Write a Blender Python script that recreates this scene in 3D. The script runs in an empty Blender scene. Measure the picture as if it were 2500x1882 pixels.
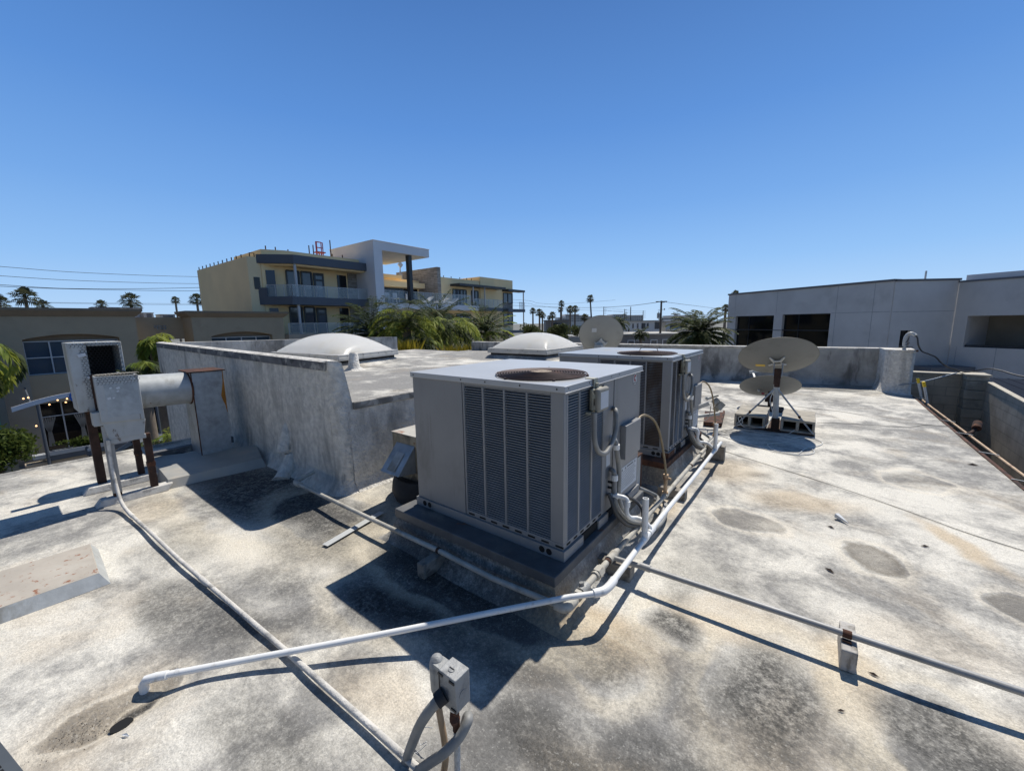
import bpy, math, random
from mathutils import Vector, Matrix, noise
random.seed(11)
R = math.radians
SC = bpy.context.scene
COL = SC.collection
V = Vector
ORG = {}

# ------------------------------------------------------------------ mesh helper
class MB:
    def __init__(s):
        s.v = []; s.f = []; s.mi = []; s.cur = 0
    def mat(s, i):
        s.cur = i; return s
    def add(s, vs, fs):
        n = len(s.v)
        s.v += [tuple(v) for v in vs]
        s.f += [tuple(i + n for i in f) for f in fs]
        s.mi += [s.cur] * len(fs)
        return s
    def box(s, x0, x1, y0, y1, z0, z1):
        vs = [(x, y, z) for z in (z0, z1) for y in (y0, y1) for x in (x0, x1)]
        return s.add(vs, [(0, 2, 3, 1), (4, 5, 7, 6), (0, 1, 5, 4), (2, 6, 7, 3), (0, 4, 6, 2), (1, 3, 7, 5)])
    def obox(s, c, ax, ay, az):
        c, ax, ay, az = V(c), V(ax), V(ay), V(az)
        vs = [c + ax * i + ay * j + az * k for k in (-1, 1) for j in (-1, 1) for i in (-1, 1)]
        return s.add(vs, [(0, 2, 3, 1), (4, 5, 7, 6), (0, 1, 5, 4), (2, 6, 7, 3), (0, 4, 6, 2), (1, 3, 7, 5)])
    def bar(s, p, q, w, h, up=(0, 0, 1)):
        p, q = V(p), V(q); d = (q - p); L = d.length; d.normalize()
        u = V(up); sx = d.cross(u)
        if sx.length < 1e-4: sx = d.cross(V((1, 0, 0)))
        sx.normalize(); uu = sx.cross(d)
        return s.obox((p + q) / 2, d * L / 2, sx * w / 2, uu * h / 2)
    def prism(s, pts, vec):
        pts = [V(p) for p in pts]; vec = V(vec); n = len(pts)
        vs = pts + [p + vec for p in pts]
        fs = [tuple(range(n))[::-1], tuple(range(n, 2 * n))]
        fs += [(i, (i + 1) % n, n + (i + 1) % n, n + i) for i in range(n)]
        return s.add(vs, fs)
    def poly(s, pts):
        return s.add(pts, [tuple(range(len(pts)))])
    def tube(s, path, r, seg=10, caps=True, smooth=0):
        P = [V(p) for p in path]
        if smooth: P = catmull(P, smooth)
        n = len(P)
        rs = r if isinstance(r, (list, tuple)) else [r] * n
        if len(rs) != n:
            rs = [rs[0] + (rs[-1] - rs[0]) * i / (n - 1) for i in range(n)]
        up = None; rings = []
        for i in range(n):
            t = (P[min(i + 1, n - 1)] - P[max(i - 1, 0)])
            if t.length < 1e-9: t = V((0, 0, 1))
            t.normalize()
            if up is None:
                up = t.cross(V((0, 0, 1)))
                if up.length < 1e-3: up = t.cross(V((0, 1, 0)))
                up.normalize()
            else:
                up = up - t * up.dot(t)
                if up.length < 1e-6: up = t.orthogonal()
                up.normalize()
            b = t.cross(up)
            rings.append([P[i] + (up * math.cos(a) + b * math.sin(a)) * rs[i] for a in [2 * math.pi * k / seg for k in range(seg)]])
        vs = [v for ring in rings for v in ring]; fs = []
        for i in range(n - 1):
            for k in range(seg):
                fs.append((i * seg + k, i * seg + (k + 1) % seg, (i + 1) * seg + (k + 1) % seg, (i + 1) * seg + k))
        if caps:
            fs.append(tuple(range(seg))[::-1]); fs.append(tuple(range((n - 1) * seg, n * seg)))
        return s.add(vs, fs)
    def cyl(s, p, q, r, r2=None, seg=16):
        return s.tube([p, q], [r, r if r2 is None else r2], seg)
    def lathe(s, prof, c=(0, 0, 0), ax=(0, 0, 1), seg=24):
        ax = V(ax).normalized(); x = ax.orthogonal().normalized(); y = ax.cross(x); c = V(c)
        vs = []; fs = []; n = len(prof)
        for r, h in prof:
            for k in range(seg):
                a = 2 * math.pi * k / seg
                vs.append(c + ax * h + (x * math.cos(a) + y * math.sin(a)) * max(r, 1e-4))
        for i in range(n - 1):
            for k in range(seg):
                fs.append((i * seg + k, i * seg + (k + 1) % seg, (i + 1) * seg + (k + 1) % seg, (i + 1) * seg + k))
        return s.add(vs, fs)
    def ring(s, c, ax, R0, r, seg=32, rs=6):
        ax = V(ax).normalized(); x = ax.orthogonal().normalized(); y = ax.cross(x); c = V(c)
        vs = []; fs = []
        for i in range(seg):
            a = 2 * math.pi * i / seg; d = x * math.cos(a) + y * math.sin(a)
            for k in range(rs):
                b = 2 * math.pi * k / rs
                vs.append(c + d * (R0 + r * math.cos(b)) + ax * r * math.sin(b))
        for i in range(seg):
            for k in range(rs):
                fs.append((i * rs + k, ((i + 1) % seg) * rs + k, ((i + 1) % seg) * rs + (k + 1) % rs, i * rs + (k + 1) % rs))
        return s.add(vs, fs)
    def disc(s, c, ax, r, seg=28, sx=1.0):
        ax = V(ax).normalized(); x = V((0, 0, 1)).cross(ax)
        if x.length < 1e-3: x = V((1, 0, 0))
        x.normalize(); y = ax.cross(x); c = V(c)
        return s.poly([c + x * math.cos(2 * math.pi * k / seg) * r * sx + y * math.sin(2 * math.pi * k / seg) * r for k in range(seg)])

def catmull(P, k):
    out = []; n = len(P)
    for i in range(n - 1):
        p0 = P[max(i - 1, 0)]; p1 = P[i]; p2 = P[i + 1]; p3 = P[min(i + 2, n - 1)]
        for j in range(k):
            t = j / k
            out.append(0.5 * ((2 * p1) + (p2 - p0) * t + (2 * p0 - 5 * p1 + 4 * p2 - p3) * t * t + (3 * p1 - p0 - 3 * p2 + p3) * t ** 3))
    out.append(P[-1]); return out

def build(name, mb, mats, parent=None, loc=None, bev=0.0, ang=38):
    off = ORG[parent.name] if parent else V(loc or (0, 0, 0))
    me = bpy.data.meshes.new(name)
    me.from_pydata([V(v) - off for v in mb.v], [], mb.f)
    if not isinstance(mats, (list, tuple)): mats = [mats]
    for m in mats: me.materials.append(m)
    me.polygons.foreach_set('material_index', mb.mi)
    me.polygons.foreach_set('use_smooth', [True] * len(me.polygons))
    me.update()
    try: me.set_sharp_from_angle(angle=R(ang))
    except Exception: pass
    o = bpy.data.objects.new(name, me); COL.objects.link(o)
    if parent: o.parent = parent
    else: o.location = off
    ORG[o.name] = off
    if bev:
        b = o.modifiers.new('Bevel', 'BEVEL'); b.width = bev; b.segments = 2; b.limit_method = 'ANGLE'; b.angle_limit = R(50)
    return o

def thing(name, label, cat, loc=(0, 0, 0), group=None):
    o = bpy.data.objects.new(name, None); COL.objects.link(o)
    o.location = loc; o.empty_display_size = 0.1; ORG[o.name] = V(loc)
    o['label'] = label; o['category'] = cat
    if group: o['group'] = group
    return o
def tag(o, label, cat, group=None):
    o['label'] = label; o['category'] = cat
    if group: o['group'] = group
    return o
def struct(o):
    o['kind'] = 'structure'; return o
def copy_thing(root, loc, label, group=None):
    r = root.copy(); COL.objects.link(r); r.location = loc; r['label'] = label
    if group: r['group'] = group
    ORG[r.name] = V(loc)
    for ch in list(root.children):
        c = ch.copy(); COL.objects.link(c); c.parent = r
        for g in list(ch.children):
            d = g.copy(); COL.objects.link(d); d.parent = c
    return r

# ------------------------------------------------------------------ materials
class NT:
    def __init__(s, name):
        s.m = bpy.data.materials.new(name); s.m.use_nodes = True
        s.t = s.m.node_tree; s.b = s.t.nodes['Principled BSDF']
    def n(s, typ, **kw):
        nd = s.t.nodes.new(typ)
        for k, v in kw.items(): setattr(nd, k, v)
        return nd
    def l(s, a, b): s.t.links.new(a, b)
    def coord(s, scale=(1, 1, 1)):
        tc = s.n('ShaderNodeTexCoord'); mp = s.n('ShaderNodeMapping')
        mp.inputs['Scale'].default_value = scale
        s.l(tc.outputs['Object'], mp.inputs['Vector']); return mp.outputs[0]
    def noise(s, vec, sc, det=4, rough=.55, dist=0.0):
        nd = s.n('ShaderNodeTexNoise'); s.l(vec, nd.inputs['Vector'])
        nd.inputs['Scale'].default_value = sc; nd.inputs['Detail'].default_value = det
        nd.inputs['Roughness'].default_value = rough; nd.inputs['Distortion'].default_value = dist
        return nd.outputs['Fac']
    def mr(s, val, a, b, c=0., d=1.):
        nd = s.n('ShaderNodeMapRange'); nd.interpolation_type = 'SMOOTHSTEP'
        s.l(val, nd.inputs['Value'])
        for k, x in zip(('From Min', 'From Max', 'To Min', 'To Max'), (a, b, c, d)): nd.inputs[k].default_value = x
        return nd.outputs[0]
    def mix(s, fac, a, b, mode='MIX'):
        nd = s.n('ShaderNodeMix'); nd.data_type = 'RGBA'; nd.blend_type = mode
        for sock, val in ((nd.inputs[0], fac), (nd.inputs[6], a), (nd.inputs[7], b)):
            if isinstance(val, (int, float)): sock.default_value = val
            elif isinstance(val, tuple): sock.default_value = val + (1,) if len(val) == 3 else val
            else: s.l(val, sock)
        return nd.outputs[2]
    def math(s, op, a, b=None, clamp=False):
        nd = s.n('ShaderNodeMath'); nd.operation = op; nd.use_clamp = clamp
        for sock, val in ((nd.inputs[0], a), (nd.inputs[1], b)):
            if val is None: continue
            if isinstance(val, (int, float)): sock.default_value = val
            else: s.l(val, sock)
        return nd.outputs[0]
    def bump(s, h, strength, dist=.01, prev=None):
        nd = s.n('ShaderNodeBump'); nd.inputs['Strength'].default_value = strength; nd.inputs['Distance'].default_value = dist
        s.l(h, nd.inputs['Height'])
        if prev: s.l(prev, nd.inputs['Normal'])
        return nd.outputs[0]

def pm(name, col, rough=.6, metal=0., var=.18, sc=5., bump=0., bsc=60., c2=None, c2sc=3., lo=.52, hi=.66, c2z=1., c3=None, c3sc=9., c3lo=.58, c3hi=.66, c3z=1., spec=.5, bd=.01):
    t = NT(name); b = t.b
    co = t.coord()
    col = tuple(col)
    n1 = t.noise(co, sc, 5, .6)
    f = t.mr(n1, .25, .75, 1 - var, 1 + var)
    cc = t.mix(1.0, col, f, 'MULTIPLY')
    if c2:
        n2 = t.noise(t.coord((1, 1, c2z)), c2sc, 6, .62, .3)
        cc = t.mix(t.mr(n2, lo, hi), cc, tuple(c2))
    if c3:
        n3 = t.noise(t.coord((1, 1, c3z)), c3sc, 6, .65, .2)
        cc = t.mix(t.mr(n3, c3lo, c3hi), cc, tuple(c3))
    t.l(cc, b.inputs['Base Color'])
    b.inputs['Roughness'].default_value = rough; b.inputs['Metallic'].default_value = metal
    b.inputs['Specular IOR Level'].default_value = spec
    if bump:
        h = t.noise(co, bsc, 4, .6)
        t.l(t.bump(h, bump, bd), b.inputs['Normal'])
    return t.m

def glassy(name, col, rough=.04, alpha=1.0, spec=.8):
    t = NT(name); b = t.b
    b.inputs['Base Color'].default_value = tuple(col) + (1,); b.inputs['Roughness'].default_value = rough
    b.inputs['Specular IOR Level'].default_value = spec
    if alpha < 1:
        b.inputs['Alpha'].default_value = alpha
    n = t.noise(t.coord(), .7, 2)
    t.l(t.bump(n, .05, .05), b.inputs['Normal'])
    return t.m

def leafm(name, col, col2, rough=.5, sc=2.0):
    t = NT(name); b = t.b
    n = t.noise(t.coord(), sc, 3)
    t.l(t.mix(t.mr(n, .35, .65), tuple(col), tuple(col2)), b.inputs['Base Color'])
    b.inputs['Roughness'].default_value = max(rough, .6); b.inputs['Specular IOR Level'].default_value = .12
    tr = t.n('ShaderNodeBsdfTranslucent'); tr.inputs[0].default_value = tuple(c * 1.3 for c in col2) + (1,)
    ms = t.n('ShaderNodeMixShader'); ms.inputs[0].default_value = .28
    out = t.t.nodes['Material Output']
    t.l(b.outputs[0], ms.inputs[1]); t.l(tr.outputs[0], ms.inputs[2]); t.l(ms.outputs[0], out.inputs[0])
    return t.m

def roof_material(name, stains_and_shade, rings, beige, base_dirt=0.0):
    t = NT(name); b = t.b
    tc = t.n('ShaderNodeTexCoord'); co = tc.outputs['Object']
    # distorted coordinates for stain and painted shade outlines
    dn = t.n('ShaderNodeTexNoise'); dn.inputs['Scale'].default_value = 3.2; dn.inputs['Detail'].default_value = 5
    t.l(co, dn.inputs['Vector'])
    vs = t.n('ShaderNodeVectorMath'); vs.operation = 'SUBTRACT'; t.l(dn.outputs['Color'], vs.inputs[0]); vs.inputs[1].default_value = (.5, .5, .5)
    vm = t.n('ShaderNodeVectorMath'); vm.operation = 'SCALE'; t.l(vs.outputs[0], vm.inputs[0]); vm.inputs['Scale'].default_value = .27
    va = t.n('ShaderNodeVectorMath'); va.operation = 'ADD'; t.l(co, va.inputs[0]); t.l(vm.outputs[0], va.inputs[1])
    dco = va.outputs[0]
    def ell(x, y, rx, ry, rot):
        mp = t.n('ShaderNodeMapping'); mp.vector_type = 'TEXTURE'
        mp.inputs['Location'].default_value = (x, y, 0); mp.inputs['Rotation'].default_value = (0, 0, R(rot)); mp.inputs['Scale'].default_value = (rx, ry, 50)
        t.l(dco, mp.inputs['Vector'])
        ln = t.n('ShaderNodeVectorMath'); ln.operation = 'LENGTH'; t.l(mp.outputs[0], ln.inputs[0]); return ln.outputs['Value']
    big = t.noise(co, .55, 6, .62, .35)
    mid = t.noise(co, 2.1, 7, .66, .5)
    fine = t.noise(co, 16, 5, .7)
    grain = t.noise(co, 110, 3, .7)
    grit = t.noise(co, 45, 4, .75)
    white = (.675, .645, .572); grey = (.30, .292, .275); dark = (.040, .039, .037); bei = (.52, .41, .27)
    m = t.math('ADD', t.math('MULTIPLY', big, .5), t.math('MULTIPLY', mid, .5))
    f = t.mr(t.math('ADD', m, t.math('MULTIPLY', t.math('SUBTRACT', fine, .5), .14)), .405 - base_dirt, .588 - base_dirt)
    c = t.mix(f, white, grey)
    # beige mineral tint
    bn = t.noise(co, 1.3, 6, .6, .3)
    c = t.mix(t.math('MULTIPLY', t.mr(bn, .52, .68), .26), c, bei)
    for (x, y, rx, ry, rot, k) in beige:
        e = ell(x, y, rx, ry, rot)
        c = t.mix(t.math('MULTIPLY', t.mr(e, .3, 1.15, 1, 0), k), c, bei)
    # pale halo then stain
    for (x, y, rx, ry, rot, k) in rings:
        e = ell(x, y, rx, ry, rot)
        h = t.math('MULTIPLY', t.mr(e, 1.0, 1.08), t.mr(e, 1.12, 1.5, 1, 0))
        c = t.mix(t.math('MULTIPLY', h, .6), c, (.72, .66, .55))
        inn = t.mr(t.math('ADD', e, t.math('MULTIPLY', t.math('SUBTRACT', fine, .5), .5)), .78, 1.08, 1, 0)
        edge = t.mr(e, .5, 1.0, .72, 1.0)
        c = t.mix(t.math('MULTIPLY', t.math('MULTIPLY', inn, edge), k), c, (.175, .152, .118))
    for (x, y, rx, ry, rot, k) in stains_and_shade:  # dark stains, with shade painted into the roof colour among them
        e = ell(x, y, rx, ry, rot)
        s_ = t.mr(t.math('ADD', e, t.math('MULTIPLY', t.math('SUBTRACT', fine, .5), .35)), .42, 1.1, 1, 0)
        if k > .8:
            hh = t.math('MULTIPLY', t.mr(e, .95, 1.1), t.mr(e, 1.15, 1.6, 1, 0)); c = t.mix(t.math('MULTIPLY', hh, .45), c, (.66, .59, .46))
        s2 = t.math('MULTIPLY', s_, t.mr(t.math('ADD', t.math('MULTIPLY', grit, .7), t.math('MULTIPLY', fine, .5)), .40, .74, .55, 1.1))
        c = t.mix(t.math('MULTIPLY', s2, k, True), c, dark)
    # grain: pitted coating, dark pits where worn
    g = t.mr(grain, .3, .7, .76, 1.19)
    c = t.mix(1.0, c, g, 'MULTIPLY')
    sp = t.math('ADD', t.math('ADD', t.math('MULTIPLY', grit, .5), t.math('MULTIPLY', grain, .5)), t.math('MULTIPLY', f, .12))
    gm = t.mr(sp, .56, .68)
    c = t.mix(t.math('MULTIPLY', gm, .50), c, (.12, .117, .11))
    wv = t.mr(t.noise(co, 70, 2, .6), .60, .70)
    c = t.mix(t.math('MULTIPLY', wv, .22), c, (.68, .66, .60))
    t.l(c, b.inputs['Base Color'])
    b.inputs['Roughness'].default_value = .88; b.inputs['Specular IOR Level'].default_value = .25
    n1 = t.bump(grain, .35, .006)
    n2 = t.bump(grit, .45, .012, n1)
    n3 = t.bump(t.noise(co, 9, 4, .6), .35, .03, n2)
    t.l(n3, b.inputs['Normal'])
    return t.m

def brickish(name, c1, c2, mortar, bw, bh, scale=1.0, axis='XZ', bump=.4, var=.2):
    t = NT(name); b = t.b
    tc = t.n('ShaderNodeTexCoord'); sep = t.n('ShaderNodeSeparateXYZ'); t.l(tc.outputs['Object'], sep.inputs[0])
    cmb = t.n('ShaderNodeCombineXYZ')
    a = t.math('ADD', sep.outputs['X'], sep.outputs['Y'])
    t.l(a, cmb.inputs['X']); t.l(sep.outputs['Z'], cmb.inputs['Y'])
    bk = t.n('ShaderNodeTexBrick'); t.l(cmb.outputs[0], bk.inputs['Vector'])
    bk.inputs['Color1'].default_value = c1 + (1,); bk.inputs['Color2'].default_value = c2 + (1,); bk.inputs['Mortar'].default_value = mortar + (1,)
    bk.inputs['Scale'].default_value = scale; bk.inputs['Brick Width'].default_value = bw; bk.inputs['Row Height'].default_value = bh
    bk.inputs['Mortar Size'].default_value = .008; bk.inputs['Mortar Smooth'].default_value = .2
    n = t.noise(tc.outputs['Object'], 3, 5, .6)
    c = t.mix(1.0, bk.outputs['Color'], t.mr(n, .25, .75, 1 - var, 1 + var), 'MULTIPLY')
    t.l(c, b.inputs['Base Color']); b.inputs['Roughness'].default_value = .9
    t.l(t.bump(bk.outputs['Fac'], -bump, .01), b.inputs['Normal'])
    return t.m

M = {}
M['ac'] = pm('ac side paint darkened for shade', (.25, .25, .25), .45, 0, .06, 3, .05, 30, (.175, .175, .17), 2.2, .55, .75, .4, (.135, .132, .125), 8, .60, .78, .08)  # sides darker than the lid: their shade is put into the paint
M['ac_curb'] = pm('shade darkened dirty curb metal', (.095, .097, .10), .6, 0, .3, 4, .25, 40, (.17, .16, .14), 5, .52, .7, c3=(.16, .07, .035), c3sc=7, c3lo=.62, c3hi=.70)  # the unit's shade painted into the metal, plus dirt and rust
M['ac_top'] = pm('ac top paint in sunlit tone', (.45, .455, .455), .34, 0, .06, 2, .03, 40, (.45, .45, .43), 1.6, .56, .75)  # lighter copy of the cabinet paint, sunlit look put into the colour
M['ac_rust'] = pm('ac top paint in sunlit tone with rust ring', (.36, .385, .41), .36, 0, .08, 2, .03, 40, (.45, .33, .18), 2.6, .60, .72)
M['slat'] = pm('louver slat', (.20, .212, .225), .5, 0, .1, 8)
M['slat_rust'] = pm('rusty louver slat', (.14, .11, .085), .7, 0, .3, 5, 0, 60, (.24, .25, .26), 2.2, .47, .6, .5)
M['coil'] = pm('condenser coil', (.02, .024, .03), .75, 0, .4, 20)
M['coil_rust'] = pm('rusty coil', (.06, .032, .02), .9, 0, .4, 5)
M['black'] = pm('black void', (.006, .006, .006), .9, 0, .1)
M['fanmetal'] = pm('rusty fan guard', (.075, .046, .038), .65, .2, .3, 15, 0, 60, (.14, .07, .045), 9, .55, .7)
M['motor'] = pm('dusty motor cap', (.20, .15, .11), .8, 0, .4, 25, .3, 40, (.42, .34, .24), 18, .48, .6)
M['rust'] = pm('rust', (.095, .040, .022), .9, .1, .45, 8, .4, 60, (.035, .02, .016), 6, .46, .6, c3=(.26, .11, .045), c3sc=14, c3lo=.6, c3hi=.7)
M['rust_dark'] = pm('dark rust', (.055, .03, .022), .85, .2, .4, 8, .3, 60, (.16, .06, .03), 9, .56, .7)
M['galv'] = pm('galvanised steel', (.36, .385, .40), .42, .35, .16, 14, .06, 40, (.26, .27, .27), 5, .5, .7)
M['galv_dirty'] = pm('weathered galvanised steel', (.42, .435, .43), .6, .15, .15, 9, .1, 50, (.25, .24, .21), 4, .5, .68, .4, (.20, .09, .04), 11, .66, .74)
M['offwhite'] = pm('off white paint', (.41, .42, .41), .55, 0, .1, 5, .06, 40, (.26, .245, .20), 4, .50, .70, .35, (.12, .075, .045), 11, .60, .70, .5)
M['pvc'] = pm('white pvc', (.80, .80, .78), .35, 0, .06, 6, .0, 50, (.58, .57, .54), 18, .58, .75)
M['gaspipe'] = pm('painted gas pipe', (.44, .42, .37), .7, 0, .18, 10, .25, 80, (.30, .28, .24), 8, .52, .68, c3=(.28, .14, .07), c3sc=7, c3lo=.68, c3hi=.75)
M['conduit'] = pm('grey conduit', (.33, .33, .325), .5, .1, .1, 10, .1, 60, (.26, .26, .25), 6, .5, .7)
M['flex'] = pm('flexible conduit', (.235, .235, .225), .55, 0, .15, 12, .1, 50, (.32, .30, .26), 7, .52, .7)
M['flex_dark'] = pm('dark flexible conduit', (.07, .07, .07), .55, 0, .2, 12)
M['coated'] = pm('roof coated conduit', (.58, .56, .52), .85, 0, .2, 7, .6, 90, (.33, .32, .30), 9, .5, .66)
M['brass'] = pm('tan gas hose', (.24, .185, .11), .5, .15, .15, 12)
M['wood_pale'] = pm('pale weathered wood', (.46, .44, .41), .9, 0, .2, 6, .5, 40, (.24, .22, .19), 9, .5, .64, .3)
M['wood'] = pm('weathered wood', (.26, .235, .20), .9, 0, .25, 6, .5, 50, (.11, .095, .08), 7, .48, .66)
M['stucco'] = pm('white stucco', (.68, .65, .59), .9, 0, .2, 14, 1.0, 30, (.36, .345, .315), 3.2, .50, .72, .25, (.21, .20, .185), 8, .60, .78, .2, bd=.03)
M['stucco_dirty'] = pm('dirty stucco', (.42, .41, .385), .9, 0, .2, 3, .7, 30, (.17, .165, .155), 2.4, .47, .66, .35, (.09, .088, .085), 5, .57, .72, .25, bd=.025)
M['coping'] = pm('worn dark coping band', (.13, .13, .135), .8, 0, .3, 6, .3, 40, (.40, .385, .35), 5, .5, .64, c3=(.05, .05, .052), c3sc=7, c3lo=.52, c3hi=.66)
M['edgeband'] = pm('dark metal edge', (.20, .19, .17), .8, 0, .3, 5, .3, 50, (.42, .40, .36), 5, .5, .62, c3=(.13, .075, .05), c3sc=8, c3lo=.62, c3hi=.7)
def domemat():
    t = NT('translucent acrylic dome'); b = t.b
    n = t.noise(t.coord(), 1.4, 5, .6)
    c = t.mix(t.mr(n, .55, .8), (.93, .92, .89), (.86, .81, .70))
    t.l(c, b.inputs['Base Color']); b.inputs['Roughness'].default_value = .2
    tr = t.n('ShaderNodeBsdfTranslucent'); t.l(c, tr.inputs[0])
    ms = t.n('ShaderNodeMixShader'); ms.inputs[0].default_value = .68
    t.l(b.outputs[0], ms.inputs[1]); t.l(tr.outputs[0], ms.inputs[2]); t.l(ms.outputs[0], t.t.nodes['Material Output'].inputs[0])
    return t.m
M['dome'] = domemat()
M['alu'] = pm('dull aluminium', (.50, .49, .46), .5, .3, .08, 6, .05, 50, (.36, .35, .32), 7, .54, .7)
M['tar'] = pm('black roof tar', (.03, .03, .032), .8, 0, .3, 8, .4, 30)
M['dish'] = pm('grey dish paint', (.195, .202, .198), .6, 0, .08, 2, .02, 40, (.15, .155, .15), 2.5, .52, .75)
M['dish_pale'] = pm('pale dish paint', (.36, .355, .32), .5, 0, .05, 2, .02, 40, (.30, .295, .265), 2.5, .52, .75)
M['dishrim'] = pm('dish rim', (.17, .165, .135), .6, 0, .1, 8)
M['dish_light'] = pm('light grey plastic', (.55, .555, .53), .5, 0, .06, 6)
M['cmu'] = pm('concrete block', (.40, .365, .30), .95, 0, .15, 8, .6, 90, (.26, .245, .21), 5, .5, .7)
M['cable'] = pm('white cable', (.66, .65, .61), .5, 0, .1)
M['cable_dark'] = pm('dark cable', (.035, .036, .04), .55, 0, .1)
M['cable_grey'] = pm('dirty cable', (.40, .37, .31), .7, 0, .15)
M['paper'] = pm('printed label', (.56, .58, .60), .5, 0, .05, 9)
M['ink'] = pm('label ink', (.12, .13, .14), .6, 0, .1)
M['yellow_lbl'] = pm('yellow label', (.68, .47, .06), .5, 0, .1)
M['red'] = pm('red mark', (.35, .035, .045), .5, 0, .1)
M['beigebox'] = pm('beige enclosure', (.40, .385, .30), .55, 0, .1, 6, .1, 40, (.30, .28, .22), 8, .52, .7)
M['beigebox_dark'] = pm('weathered enclosure cover', (.26, .245, .205), .6, 0, .12, 8)
M['screw'] = pm('screw', (.05, .05, .05), .4, .6)
M['yellow_pl'] = pm('yellow ladder cap', (.80, .55, .02), .4, 0, .05)
M['ladder'] = pm('ladder aluminium', (.60, .61, .60), .4, .5, .06)
M['copper'] = pm('weathered copper pipe', (.42, .30, .19), .55, .3, .2, 10, 0, 50, (.22, .13, .08), 6, .54, .68)
M['castbox'] = pm('cast aluminium box', (.33, .335, .33), .6, .25, .15, 12, .5, 45, (.17, .175, .18), 9, .5, .66)
M['debris'] = pm('dry debris', (.07, .05, .038), .9, 0, .3, 20)
M['mast'] = pm('light grey mast', (.50, .51, .50), .5, .1, .08)
# setting
M['asphalt'] = pm('asphalt', (.05, .05, .052), .9, 0, .2, 4, .3, 80)
M['pave'] = pm('pavement', (.30, .285, .255), .9, 0, .12, 2, .2, 60)
M['cityground'] = pm('city ground', (.16, .16, .14), .95, 0, .3, .05)
M['tan'] = pm('tan stucco', (.33, .27, .185), .92, 0, .05, 1.5, .25, 40, (.295, .238, .162), .8, .5, .7)
M['tan_dk'] = pm('brown cornice', (.19, .152, .108), .9, 0, .06, 1.5)
M['tan_lt'] = pm('pale tan stone', (.29, .265, .22), .92, 0, .08, 1.5, .2, 30)
M['planter'] = pm('planter plaster', (.38, .315, .235), .92, 0, .08, 1.5, .2, 30)
M['yel'] = pm('pale yellow stucco', (.84, .645, .36), .92, 0, .04, .8, .15, 40)
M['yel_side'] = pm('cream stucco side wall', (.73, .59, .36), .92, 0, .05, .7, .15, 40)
M['slate'] = pm('slate blue fascia', (.075, .09, .112), .6, 0, .06, 1)
M['white_b'] = pm('white grey render', (.68, .69, .71), .85, 0, .04, .8, .1, 40)
M['dkframe'] = pm('dark window frame', (.02, .024, .03), .4, 0, .1)
M['stone'] = brickish('stacked stone', (.23, .205, .18), (.36, .33, .29), (.10, .09, .08), .9, .16)
M['glass'] = glassy('window glass', (.028, .042, .062))
M['glass_blue'] = glassy('bluish window glass', (.05, .075, .105), .06)
M['glass_black'] = glassy('black window glass', (.006, .007, .009), .06, 1, .4)
M['balglass'] = glassy('balustrade glass', (.34, .42, .45), .05, .42)
M['post'] = pm('light post', (.42, .44, .46), .5, .2, .05)
M['rgrey'] = pm('grey board formed concrete', (.63, .62, .61), .9, 0, .07, .6, .2, 12, (.54, .53, .52), .5, .5, .7)
M['rgrey_dk'] = pm('grey coping', (.16, .165, .18), .8, 0, .06)
M['cmuwall'] = brickish('block wall', (.45, .385, .30), (.50, .43, .335), (.35, .30, .235), .4, .2)
M['cap'] = pm('wall cap mortar', (.50, .46, .38), .95, 0, .12, 5, .4, 40)
M['blueroof'] = pm('dark blue metal roof', (.014, .02, .034), .9, 0, .1, 1, spec=.05)
M['rusttop'] = pm('rust patched pale lid', (.46, .44, .39), .6, 0, .1, 5, 0, 40, (.30, .12, .05), 3.2, .54, .64, 1, (.10, .05, .03), 9, .6, .68)
M['grime'] = pm('grimy cream metal', (.30, .265, .20), .7, 0, .2, 6, .1, 40, (.06, .052, .042), 4, .44, .6, .6, (.20, .09, .03), 8, .62, .7)
M['greyhouse'] = pm('grey house paint', (.20, .195, .19), .9, 0, .06, .7)
M['whitehouse'] = pm('white house paint', (.62, .62, .61), .85, 0, .05, .5)
M['roofgrey'] = pm('pale roof felt', (.40, .385, .35), .9, 0, .1, .8)
M['hotel'] = pm('pale hotel render', (.60, .585, .56), .9, 0, .05, .1)
M['trim'] = pm('white trim', (.72, .72, .71), .6, 0, .05)
M['carpaint'] = pm('silver blue car paint', (.30, .33, .37), .25, .5, .03)
M['tyre'] = pm('tyre rubber', (.02, .02, .02), .8)
M['bluesign'] = pm('blue sign', (.03, .12, .42), .5, 0, .05)
M['signwhite'] = pm('white sign band', (.62, .63, .66), .6, 0, .04)
M['palebluegrey'] = pm('pale grey green pillar', (.13, .14, .125), .8, 0, .06, 1)
M['teal'] = pm('teal strip', (.04, .22, .20), .5)
M['polewood'] = pm('utility pole wood', (.10, .085, .07), .9, 0, .2, 3)
M['bark'] = pm('bark', (.12, .095, .07), .95, 0, .25, 4, .5, 20)
M['bark_grey'] = pm('palm trunk', (.17, .14, .11), .95, 0, .25, 3, .4, 12)
M['leaf_dk'] = leafm('dark palm leaf', (.026, .042, .018), (.07, .09, .036))
M['leaf_br'] = leafm('bright palm leaf', (.09, .14, .022), (.30, .33, .065))
M['leaf_yl'] = leafm('yellow green leaf', (.16, .135, .012), (.30, .24, .03))
M['leaf_gr'] = leafm('tree leaf', (.042, .058, .022), (.10, .115, .045), .6, 1.2)
M['leaf_hedge'] = leafm('hedge leaf', (.03, .055, .012), (.095, .125, .028), .5, 3)
M['leaf_far'] = leafm('far palm leaf', (.025, .036, .02), (.075, .08, .045), .6, .5)
M['curtain'] = pm('curtain', (.22, .21, .19), .9, 0, .1)
M['redmetal'] = pm('red painted steel', (.30, .05, .06), .5, 0, .1)
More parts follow.
